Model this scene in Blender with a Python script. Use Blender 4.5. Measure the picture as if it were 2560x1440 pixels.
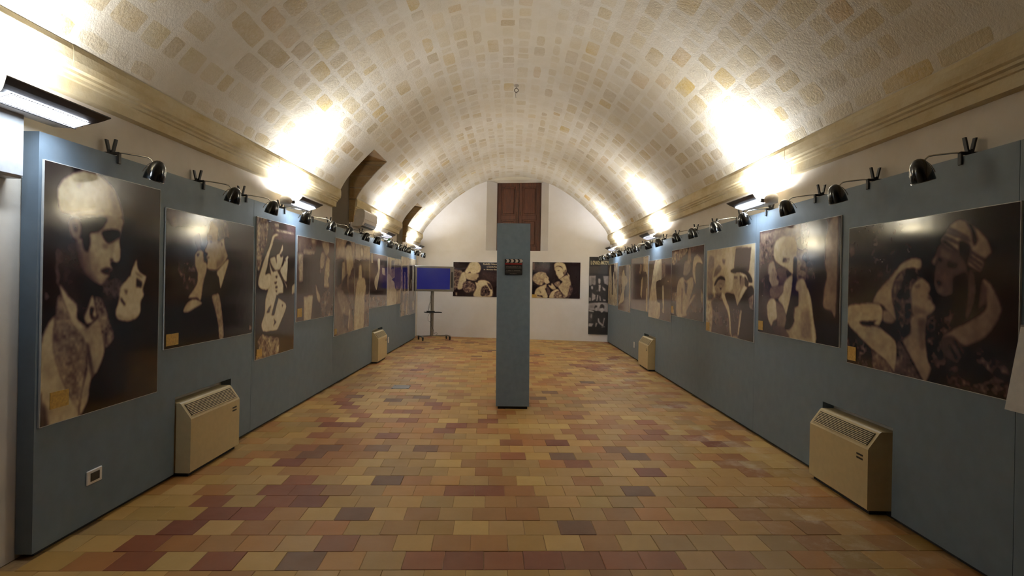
import bpy, bmesh, math, random
import numpy as np
from mathutils import Matrix, Vector, Euler

random.seed(11)
SC = bpy.context.scene
COL = SC.collection
for o in list(bpy.data.objects):
    bpy.data.objects.remove(o, do_unlink=True)

# ------------------------------------------------------------------ camera
F_PX = 1435.0
cam_d = bpy.data.cameras.new('camera')
cam_d.sensor_width = 36.0
cam_d.lens = 36.0 * F_PX / 2560.0
cam_d.shift_y = -14.0 / 2560.0
cam_d.clip_start = 0.05
cam = bpy.data.objects.new('camera', cam_d)
COL.objects.link(cam)
CAM_H = 1.5
ROLL = math.radians(1.05)
cam.matrix_world = (Matrix.Translation((0, 0, CAM_H)) @ Matrix.Rotation(math.pi / 2, 4, 'X')
                    @ Matrix.Rotation(ROLL, 4, 'Z'))
SC.camera = cam

# ------------------------------------------------------------------ world, exposure
world = bpy.data.worlds.new('world')
SC.world = world
world.use_nodes = True
world.node_tree.nodes['Background'].inputs[0].default_value = (0.5, 0.55, 0.6, 1)
world.node_tree.nodes['Background'].inputs[1].default_value = 0.002
SC.view_settings.view_transform = 'Standard'
SC.view_settings.look = 'None'
SC.view_settings.gamma = 1.0
SC.view_settings.use_curve_mapping = False
SC.view_settings.exposure = 0.5

UP_POWER = 34.0       # upward lamp of each wall uplighter
UP_COLOR = (0.91, 0.955, 1.0)
UP_SPREAD = math.radians(168)
BEAM_POWER = 20.0      # tighter beam thrown straight up by the reflector
BEAM_SPREAD = math.radians(75)
DOWN_POWER = 4.0      # light leaking down through the louvre
DOWN_COLOR = (0.74, 0.87, 1.0)
# centres along the room (y) of the wall uplighters
UP_LEFT = [2.86, 6.44, 10.70, 14.30]
UP_RIGHT = [5.72, 9.90, 13.60]
UP_DIM = {2.86: 0.18}   # the lamp at the near end burns lower

# ------------------------------------------------------------------ dimensions
WALL_X = 2.58
PANEL_X = 2.485
PANEL_TOP = 2.245
FRONT_Y = -9.0
def back_y(x):
    return 15.3 - 0.16 * x
BACK_ROT = -math.atan(0.16)

# ------------------------------------------------------------------ helpers
def lin(c):
    return tuple((v / 255 / 12.92) if v / 255 <= 0.04045 else ((v / 255 + 0.055) / 1.055) ** 2.4 for v in c[:3]) + (1.0,)

def link(o, parent=None):
    COL.objects.link(o)
    if parent is not None:
        o.parent = parent
    return o

def tag(o, label=None, cat=None, group=None, kind=None):
    if label: o['label'] = label
    if cat: o['category'] = cat
    if group: o['group'] = group
    if kind: o['kind'] = kind
    return o

def empty(name, loc=(0, 0, 0), rz=0.0):
    o = bpy.data.objects.new(name, None)
    o.empty_display_size = 0.1
    o.location = loc
    o.rotation_euler = (0, 0, rz)
    return link(o)

class MB:
    """collects verts and faces of one part"""
    def __init__(s):
        s.v = []; s.f = []; s.sm = []
    def add(s, v, f, smooth=False):
        n = len(s.v)
        s.v += [tuple(p) for p in v]
        s.f += [tuple(i + n for i in q) for q in f]
        s.sm += [smooth] * len(f)
        return s
    def box(s, x0, x1, y0, y1, z0, z1):
        v = [(x, y, z) for x in (x0, x1) for y in (y0, y1) for z in (z0, z1)]
        return s.add(v, [(0, 1, 3, 2), (4, 6, 7, 5), (0, 4, 5, 1), (2, 3, 7, 6), (0, 2, 6, 4), (1, 5, 7, 3)])
    def bbox(s, x0, x1, y0, y1, z0, z1, b=0.004):
        """box with chamfered edges"""
        v = []; idx = {}
        def vid(p):
            k = tuple(round(c, 6) for c in p)
            if k not in idx:
                idx[k] = len(v); v.append(k)
            return idx[k]
        lo = (x0, y0, z0); hi = (x1, y1, z1)
        f = []
        def corner(sg, ax):
            p = []
            for a in range(3):
                e = hi[a] if sg[a] > 0 else lo[a]
                p.append(e if a == ax else e - sg[a] * b)
            return vid(p)
        for ax in range(3):
            o1, o2 = [(1, 2), (2, 0), (0, 1)][ax]
            for sgn in (-1, 1):
                q = []
                for (a, c) in ((-1, -1), (1, -1), (1, 1), (-1, 1)):
                    sg = [0, 0, 0]; sg[ax] = sgn; sg[o1] = a; sg[o2] = c
                    q.append(corner(sg, ax))
                f.append(tuple(q if sgn > 0 else q[::-1]))
        for ax in range(3):
            o1, o2 = [(1, 2), (2, 0), (0, 1)][ax]
            for a in (-1, 1):
                for c in (-1, 1):
                    q = []
                    for t, axx in ((-1, o1), (1, o1), (1, o2), (-1, o2)):
                        sg = [0, 0, 0]; sg[ax] = t; sg[o1] = a; sg[o2] = c
                        q.append(corner(sg, axx))
                    f.append(tuple(q if a * c > 0 else q[::-1]))
        for a in (-1, 1):
            for c in (-1, 1):
                for d in (-1, 1):
                    q = [corner([a, c, d], k) for k in range(3)]
                    f.append(tuple(q if a * c * d > 0 else q[::-1]))
        return s.add(v, f)
    def tube(s, pts, r, n=8, cap=True, radii=None):
        pts = [Vector(p) for p in pts]
        v = []; f = []
        prev = None
        for i, p in enumerate(pts):
            d = (pts[min(i + 1, len(pts) - 1)] - pts[max(i - 1, 0)]).normalized()
            if prev is None:
                a = d.orthogonal().normalized()
            else:
                a = (prev - d * prev.dot(d)).normalized()
            prev = a
            b = d.cross(a)
            rr = radii[i] if radii else r
            for k in range(n):
                t = 2 * math.pi * k / n
                v.append(p + (a * math.cos(t) + b * math.sin(t)) * rr)
        for i in range(len(pts) - 1):
            for k in range(n):
                f.append((i * n + k, i * n + (k + 1) % n, (i + 1) * n + (k + 1) % n, (i + 1) * n + k))
        s.add(v, f, True)
        if cap:
            s.add(v[:n], [tuple(range(n))[::-1]]); s.add(v[-n:], [tuple(range(n))])
        return s
    def lathe(s, prof, n=20, m=None):
        """prof: list of (r, z); revolved about local z, then transformed by m"""
        v = []; f = []
        for (r, z) in prof:
            for k in range(n):
                t = 2 * math.pi * k / n
                p = Vector((r * math.cos(t), r * math.sin(t), z))
                v.append(m @ p if m is not None else p)
        for i in range(len(prof) - 1):
            for k in range(n):
                f.append((i * n + k, i * n + (k + 1) % n, (i + 1) * n + (k + 1) % n, (i + 1) * n + k))
        return s.add(v, f, True)
    def prism(s, prof, x0, x1, smooth=False):
        """closed (y, z) profile extruded along x"""
        n = len(prof)
        v = [(x0, y, z) for y, z in prof] + [(x1, y, z) for y, z in prof]
        s.add(v, [(i, (i + 1) % n, n + (i + 1) % n, n + i) for i in range(n)], smooth)
        s.add(v, [tuple(range(n))[::-1], tuple(range(n, 2 * n))])
        return s
    def build(s, name, m, parent=None):
        me = bpy.data.meshes.new(name)
        me.from_pydata(s.v, [], s.f)
        me.polygons.foreach_set('use_smooth', s.sm)
        if m is not None:
            me.materials.append(m)
        bm = bmesh.new(); bm.from_mesh(me)
        bmesh.ops.recalc_face_normals(bm, faces=bm.faces)
        bm.to_mesh(me); bm.free()
        me.update()
        return link(bpy.data.objects.new(name, me), parent)

def face_obj(name, verts, faces, m, parent=None):
    me = bpy.data.meshes.new(name)
    me.from_pydata([tuple(v) for v in verts], [], faces)
    me.materials.append(m)
    me.update()
    return link(bpy.data.objects.new(name, me), parent)

# ------------------------------------------------------------------ materials
class NT:
    def __init__(s, name):
        s.m = bpy.data.materials.new(name); s.m.use_nodes = True
        s.t = s.m.node_tree
        s.b = s.t.nodes['Principled BSDF']
    def n(s, kind, **kw):
        nd = s.t.nodes.new(kind)
        for k, v in kw.items():
            setattr(nd, k, v)
        return nd
    def l(s, a, b):
        s.t.links.new(a, b)
    def noise(s, vec, scale, detail=4, rough=0.55):
        nd = s.n('ShaderNodeTexNoise')
        nd.inputs['Scale'].default_value = scale
        nd.inputs['Detail'].default_value = detail
        nd.inputs['Roughness'].default_value = rough
        if vec is not None: s.l(vec, nd.inputs['Vector'])
        return nd.outputs['Fac']
    def ramp(s, fac, stops):
        r = s.n('ShaderNodeValToRGB')
        e = r.color_ramp.elements
        while len(e) < len(stops): e.new(0.5)
        for el, (p, c) in zip(e, stops):
            el.position = p; el.color = c if len(c) == 4 else tuple(c) + (1,)
        s.l(fac, r.inputs[0])
        return r.outputs[0]
    def math(s, op, a, b=None, clamp=False):
        nd = s.n('ShaderNodeMath', operation=op, use_clamp=clamp)
        for i, v in enumerate((a, b)):
            if v is None: continue
            if hasattr(v, 'is_output'): s.l(v, nd.inputs[i])
            else: nd.inputs[i].default_value = v
        return nd.outputs[0]
    def mix(s, fac, a, b, blend='MIX'):
        nd = s.n('ShaderNodeMix', data_type='RGBA', blend_type=blend)
        for sock, v in ((nd.inputs[0], fac), (nd.inputs[6], a), (nd.inputs[7], b)):
            if hasattr(v, 'is_output'): s.l(v, sock)
            else: sock.default_value = v
        return nd.outputs[2]
    def bump(s, h, strength=0.2, dist=0.01):
        nd = s.n('ShaderNodeBump')
        nd.inputs['Strength'].default_value = strength
        nd.inputs['Distance'].default_value = dist
        s.l(h, nd.inputs['Height']); s.l(nd.outputs[0], s.b.inputs['Normal'])
    def pos(s):
        return s.n('ShaderNodeNewGeometry').outputs['Position']

def mat(name, rgb, rough=0.5, metal=0.0, var=0.08, scale=20.0, bump=0.0, spec=0.5, coat=0.0):
    k = NT(name)
    v = k.n('ShaderNodeTexCoord').outputs['Object']
    f = k.noise(v, scale)
    c = lin(rgb)
    lo = tuple(x * (1 - var) for x in c[:3]) + (1,)
    hi = tuple(min(1, x * (1 + var)) for x in c[:3]) + (1,)
    k.l(k.ramp(f, [(0.3, lo), (0.7, hi)]), k.b.inputs['Base Color'])
    k.b.inputs['Roughness'].default_value = rough
    k.b.inputs['Metallic'].default_value = metal
    k.b.inputs['Specular IOR Level'].default_value = spec
    k.b.inputs['Coat Weight'].default_value = coat
    if bump: k.bump(f, bump, 0.003)
    return k.m

def emit_mat(name, rgb, strength):
    k = NT(name)
    k.b.inputs['Base Color'].default_value = (0.8, 0.8, 0.8, 1)
    k.b.inputs['Emission Color'].default_value = lin(rgb)
    k.b.inputs['Emission Strength'].default_value = strength
    return k.m

def plaster_mat(name, rgb, dirt, amount=0.5):
    k = NT(name)
    p = k.pos()
    f1 = k.noise(p, 1.3, 6, 0.6); f2 = k.noise(p, 14, 5, 0.6)
    c = k.ramp(f1, [(0.35, lin(rgb)), (0.75, lin(dirt))])
    c = k.mix(k.math('MULTIPLY', f2, 0.25), c, lin(dirt))
    k.l(c, k.b.inputs['Base Color'])
    k.b.inputs['Roughness'].default_value = 0.9
    k.b.inputs['Specular IOR Level'].default_value = 0.2
    k.bump(k.math('ADD', k.math('MULTIPLY', f1, 0.6), k.math('MULTIPLY', f2, 0.4)), amount, 0.012)
    return k.m

MORTAR = lin((216, 205, 184))
def mortar_mat():
    k = NT('lime_mortar')
    p = k.pos()
    f1 = k.noise(p, 2.2, 6, 0.6); f2 = k.noise(p, 22, 6, 0.65); f3 = k.noise(p, 90, 3, 0.6)
    c = k.ramp(f1, [(0.3, lin((226, 220, 208))), (0.72, lin((212, 203, 186)))])
    c = k.mix(k.math('MULTIPLY', f2, 0.35), c, lin((198, 186, 164)))
    lo = k.math('MULTIPLY', k.math('SUBTRACT', k.noise(p, 0.7, 4, 0.6), 0.45), 3.0, True)
    c = k.mix(k.math('MULTIPLY', lo, 0.5), c, lin((206, 190, 156)))
    k.l(c, k.b.inputs['Base Color'])
    k.b.inputs['Roughness'].default_value = 0.95
    k.b.inputs['Specular IOR Level'].default_value = 0.15
    h = k.math('ADD', k.math('MULTIPLY', f2, 0.6), k.math('MULTIPLY', f3, 0.3))
    k.bump(h, 0.6, 0.018)
    return k.m

def vault_stone_mat(name, per_object):
    """sandstone with lime smeared over its edges; colour and cover differ stone by stone"""
    k = NT(name)
    if per_object:
        oi = k.n('ShaderNodeObjectInfo'); col = oi.outputs['Color']; al = oi.outputs['Alpha']
    else:
        at = k.n('ShaderNodeAttribute', attribute_name='col'); col = at.outputs['Color']; al = at.outputs['Alpha']
    p = k.pos()
    uv = k.n('ShaderNodeUVMap', uv_map='UVMap').outputs[0]
    sx = k.n('ShaderNodeSeparateXYZ'); k.l(uv, sx.inputs[0])
    ex = k.math('MULTIPLY', k.math('ABSOLUTE', k.math('SUBTRACT', sx.outputs[0], 0.5)), 2.0)
    ey = k.math('MULTIPLY', k.math('ABSOLUTE', k.math('SUBTRACT', sx.outputs[1], 0.5)), 2.0)
    e = k.math('MAXIMUM', ex, ey)
    n1 = k.noise(p, 9, 5, 0.6); n2 = k.noise(p, 45, 5, 0.65); n3 = k.noise(p, 3.0, 3, 0.5)
    e2 = k.math('ADD', e, k.math('MULTIPLY', k.math('SUBTRACT', n1, 0.5), 0.5))
    inner = k.math('SUBTRACT', 1.0, k.math('MULTIPLY', k.math('SUBTRACT', e2, 0.93), 7.0, True), True)
    smear = k.math('MULTIPLY', k.math('SUBTRACT', k.math('ADD', k.math('MULTIPLY', n3, 0.6), k.math('MULTIPLY', n2, 0.4)), 0.38), 4.0, True)
    fac = k.math('MULTIPLY', k.math('MULTIPLY', inner, al), k.math('ADD', 0.3, k.math('MULTIPLY', smear, 0.6)))
    m1 = k.ramp(k.noise(p, 2.2, 6, 0.6), [(0.3, lin((226, 220, 208))), (0.72, lin((212, 203, 186)))])
    m1 = k.mix(k.math('MULTIPLY', k.noise(p, 22, 6, 0.65), 0.35), m1, lin((198, 186, 164)))
    lo = k.math('MULTIPLY', k.math('SUBTRACT', k.noise(p, 0.7, 4, 0.6), 0.45), 3.0, True)
    m1 = k.mix(k.math('MULTIPLY', lo, 0.5), m1, lin((206, 190, 156)))
    st = k.mix(k.math('MULTIPLY', n2, 0.5), col, k.mix(1.0, col, (0.62, 0.55, 0.45, 1), 'MULTIPLY'))
    k.l(k.mix(fac, m1, st), k.b.inputs['Base Color'])
    k.b.inputs['Roughness'].default_value = 0.95
    k.b.inputs['Specular IOR Level'].default_value = 0.15
    k.bump(k.math('ADD', k.math('MULTIPLY', n2, 0.6), k.math('MULTIPLY', n1, 0.5)), 0.65, 0.018)
    return k.m

def tile_mat(name, per_object):
    k = NT(name)
    if per_object:
        col = k.n('ShaderNodeObjectInfo').outputs['Color']
    else:
        col = k.n('ShaderNodeAttribute', attribute_name='col').outputs['Color']
    p = k.pos()
    n1 = k.noise(p, 5, 5, 0.6); n2 = k.noise(p, 60, 5, 0.65)
    c = k.mix(k.math('MULTIPLY', n1, 0.45), col, k.mix(1.0, col, (0.68, 0.64, 0.6, 1), 'MULTIPLY'))
    c = k.mix(k.math('MULTIPLY', n2, 0.25), c, k.mix(1.0, col, (0.6, 0.55, 0.5, 1), 'MULTIPLY'))
    # pale salt bloom in patches along the right-hand partition
    sp = k.n('ShaderNodeSeparateXYZ'); k.l(p, sp.inputs[0])
    dx = k.math('MULTIPLY', k.math('ABSOLUTE', k.math('SUBTRACT', sp.outputs[0], 2.0)), 1.7)
    band = k.math('SUBTRACT', 1.0, dx, True)
    bl = k.math('MULTIPLY', k.math('SUBTRACT', k.math('MULTIPLY', k.noise(p, 2.6, 7, 0.72), 1.0), 0.5), 6.0, True)
    bl = k.math('MULTIPLY', k.math('MULTIPLY', bl, band), 0.55)
    c = k.mix(bl, c, lin((206, 190, 168)))
    k.l(c, k.b.inputs['Base Color'])
    rr = k.n('ShaderNodeMapRange'); k.l(n1, rr.inputs[0])
    rr.inputs[3].default_value = 0.38; rr.inputs[4].default_value = 0.62
    k.l(rr.outputs[0], k.b.inputs['Roughness'])
    k.b.inputs['Specular IOR Level'].default_value = 0.35
    k.bump(k.math('ADD', k.math('MULTIPLY', n1, 0.6), k.math('MULTIPLY', n2, 0.3)), 0.25, 0.004)
    return k.m

def print_mat(name, rough=0.11):
    k = NT(name)
    col = k.n('ShaderNodeAttribute', attribute_name='col').outputs['Color']
    v = k.n('ShaderNodeTexCoord').outputs['Object']
    g = k.noise(v, 220, 2, 0.5)
    c = k.mix(k.math('MULTIPLY', g, 0.22), col, k.mix(1.0, col, (0.55, 0.52, 0.5, 1), 'MULTIPLY'))
    k.l(c, k.b.inputs['Base Color'])
    k.b.inputs['Roughness'].default_value = rough
    k.b.inputs['Specular IOR Level'].default_value = 0.5
    k.bump(k.noise(v, 5, 2, 0.5), 0.05, 0.01)
    return k.m

M = {}
M['plaster'] = plaster_mat('white_plaster', (226, 218, 208), (206, 194, 176), 0.25)
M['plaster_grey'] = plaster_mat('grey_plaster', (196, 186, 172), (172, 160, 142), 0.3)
M['plaster_back'] = plaster_mat('back_wall_plaster', (230, 226, 224), (218, 211, 203), 0.2)
M['mortar'] = mortar_mat()
M['stone_obj'] = vault_stone_mat('vault_sandstone', True)
M['stone_att'] = vault_stone_mat('vault_sandstone_field', False)
M['tile_obj'] = tile_mat('terracotta_tile', True)
M['tile_att'] = tile_mat('terracotta_tile_field', False)
M['grout'] = mat('floor_grout', (150, 116, 74), 0.95, var=0.2, scale=30)
M['blue'] = mat('blue_painted_board', (101, 114, 125), 0.5, var=0.07, scale=9, bump=0.06, spec=0.4)
M['blue_pillar'] = mat('blue_painted_pillar', (116, 131, 145), 0.5, var=0.09, scale=14, bump=0.06, spec=0.4)
M['black_plinth'] = mat('black_plinth', (18, 17, 16), 0.7)
M['board'] = mat('poster_board_edge', (190, 188, 184), 0.4)
M['print'] = print_mat('glossy_print')
M['banner'] = print_mat('banner_print', 0.45)
M['caption'] = mat('gold_caption_plate', (178, 140, 62), 0.4, var=0.25, scale=60)
M['ink'] = mat('cream_lettering', (222, 208, 168), 0.4)
M['black_gloss'] = mat('black_gloss_enamel', (9, 9, 9), 0.16, coat=0.6)
M['black_plastic'] = mat('black_plastic', (22, 20, 18), 0.5)
M['chrome'] = mat('chrome_arm', (200, 196, 188), 0.18, metal=1.0, var=0.02)
M['fix_white'] = mat('white_enamel_housing', (196, 188, 180), 0.45)
M['fix_dark'] = mat('dark_grey_wing', (62, 56, 54), 0.42, metal=0.35, spec=0.4)
M['tube'] = emit_mat('lamp_tube', (255, 250, 240), 40.0)
M['diffuser'] = emit_mat('louvre_glow', (225, 238, 255), 26.0)
M['cream'] = mat('cream_enamel', (192, 172, 130), 0.42, var=0.05, spec=0.4)
M['dark'] = mat('dark_slot', (30, 24, 16), 0.8)
M['white_plastic'] = mat('white_plastic', (214, 208, 202), 0.4)
M['grey_case'] = mat('light_grey_case', (168, 168, 170), 0.4)
M['paper'] = mat('white_sheet', (188, 183, 176), 0.6)
M['dark_plastic'] = mat('dark_plastic', (30, 26, 24), 0.4)
M['wood'] = None
M['alu'] = mat('brushed_grey_metal', (142, 136, 126), 0.35, metal=0.6)
M['tv_frame'] = mat('grey_tv_bezel', (120, 114, 104), 0.4, metal=0.3)
M['cornice'] = None
M['iron'] = mat('rusty_iron', (92, 74, 52), 0.7, metal=0.5, var=0.3, scale=80)
M['hatch'] = mat('grey_floor_plate', (120, 118, 116), 0.5, metal=0.3)

def wood_mat():
    k = NT('brown_varnished_wood')
    v = k.n('ShaderNodeTexCoord').outputs['Object']
    mp = k.n('ShaderNodeMapping'); k.l(v, mp.inputs[0]); mp.inputs['Scale'].default_value = (14, 14, 1.2)
    f = k.noise(mp.outputs[0], 3.0, 8, 0.65)
    k.l(k.ramp(f, [(0.3, lin((46, 23, 12))), (0.5, lin((80, 42, 22))), (0.72, lin((102, 57, 32)))]), k.b.inputs['Base Color'])
    k.b.inputs['Roughness'].default_value = 0.45
    k.bump(f, 0.2, 0.004)
    return k.m
M['wood'] = wood_mat()

def sandstone(name, a, b, d):
    k = NT(name)
    p = k.pos()
    mp = k.n('ShaderNodeMapping'); k.l(p, mp.inputs[0]); mp.inputs['Scale'].default_value = (1, 1, 2.5)
    f1 = k.noise(mp.outputs[0], 2.4, 6, 0.62); f2 = k.noise(p, 26, 6, 0.65)
    c = k.ramp(f1, [(0.3, lin(a)), (0.55, lin(b)), (0.75, lin(d))])
    c = k.mix(k.math('MULTIPLY', f2, 0.4), c, lin(d))
    k.l(c, k.b.inputs['Base Color'])
    k.b.inputs['Roughness'].default_value = 0.92
    k.b.inputs['Specular IOR Level'].default_value = 0.15
    k.bump(k.math('ADD', k.math('MULTIPLY', f1, 0.5), k.math('MULTIPLY', f2, 0.5)), 0.55, 0.012)
    return k.m
M['cornice'] = sandstone('cornice_sandstone', (220, 210, 182), (206, 190, 154), (180, 158, 114))
M['brown_stone'] = sandstone('brown_bare_sandstone', (176, 148, 102), (150, 120, 78), (116, 92, 58))

def tv_mat():
    k = NT('blue_tv_screen')
    k.b.inputs['Base Color'].default_value = (0.004, 0.004, 0.012, 1)
    k.b.inputs['Roughness'].default_value = 0.12
    v = k.n('ShaderNodeTexCoord').outputs['Object']
    f = k.noise(v, 3, 2, 0.5)
    k.l(k.ramp(f, [(0.3, (0.008, 0.008, 0.060, 1)), (0.7, (0.010, 0.011, 0.072, 1))]), k.b.inputs['Emission Color'])
    k.b.inputs['Emission Strength'].default_value = 1.0
    return k.m
M['tv_screen'] = tv_mat()

def glass_mat():
    k = NT('green_bottle_glass')
    k.b.inputs['Base Color'].default_value = lin((96, 168, 120))
    k.b.inputs['Roughness'].default_value = 0.08
    k.b.inputs['Transmission Weight'].default_value = 0.7
    return k.m
M['glass'] = glass_mat()
TILE_RED = [(-1.96, 3.07), (-1.51, 3.09), (-0.99, 3.3), (-1.85, 3.68), (-1.64, 3.71), (-1.64, 4.1), (-1.47, 4.31), (-1.46, 4.1), (-1.56, 3.9), (-1.99, 3.9), (-1.36, 3.93), (-1.92, 5.1), (-1.79, 4.76), (-1.27, 5.53), (-1.83, 5.48), (-1.71, 6.33), (-1.82, 5.96), (-1.69, 5.97), (-1.99, 6.14), (-1.1, 6.05), (-0.65, 5.85), (-0.46, 6.06), (-0.27, 6.16), (-0.04, 5.36), (-0.02, 5.03), (-1.04, 6.52), (-1.24, 6.56), (-0.87, 6.76), (-1.01, 7.01), (-2.04, 7.19), (-2.02, 6.93), (-1.92, 6.74), (0.68, 4.76), (1.07, 4.63), (1.99, 7.07), (1.94, 5.47), (1.86, 5.59), (0.82, 5.62), (1.6, 5.91), (1.43, 5.69), (1.38, 6.29), (0.64, 6.44), (0.38, 5.41), (0.03, 4.96), (0.09, 5.35), (-0.45, 3.12), (-0.25, 3.12), (-0.06, 3.13), (0.14, 3.14), (0.34, 3.15), (0.53, 3.15), (0.73, 3.16), (0.93, 3.17), (-0.26, 4.16), (-0.04, 4.17), (-1.91, 3.48), (-1.97, 3.26)]
TILE_BROWN = [(-1.08, 3.09), (-0.99, 3.72), (-0.87, 4.35), (-1.51, 5.13), (-1.28, 5.14), (-1.64, 4.93), (-0.67, 5.14), (-1.96, 7.37), (-1.24, 7.36), (-1.56, 7.13), (0.47, 4.99), (1.0, 4.23), (1.08, 5.02), (1.0, 5.22), (0.41, 3.55), (0.34, 7.35), (0.47, 7.9), (1.25, 8.78)]
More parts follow.
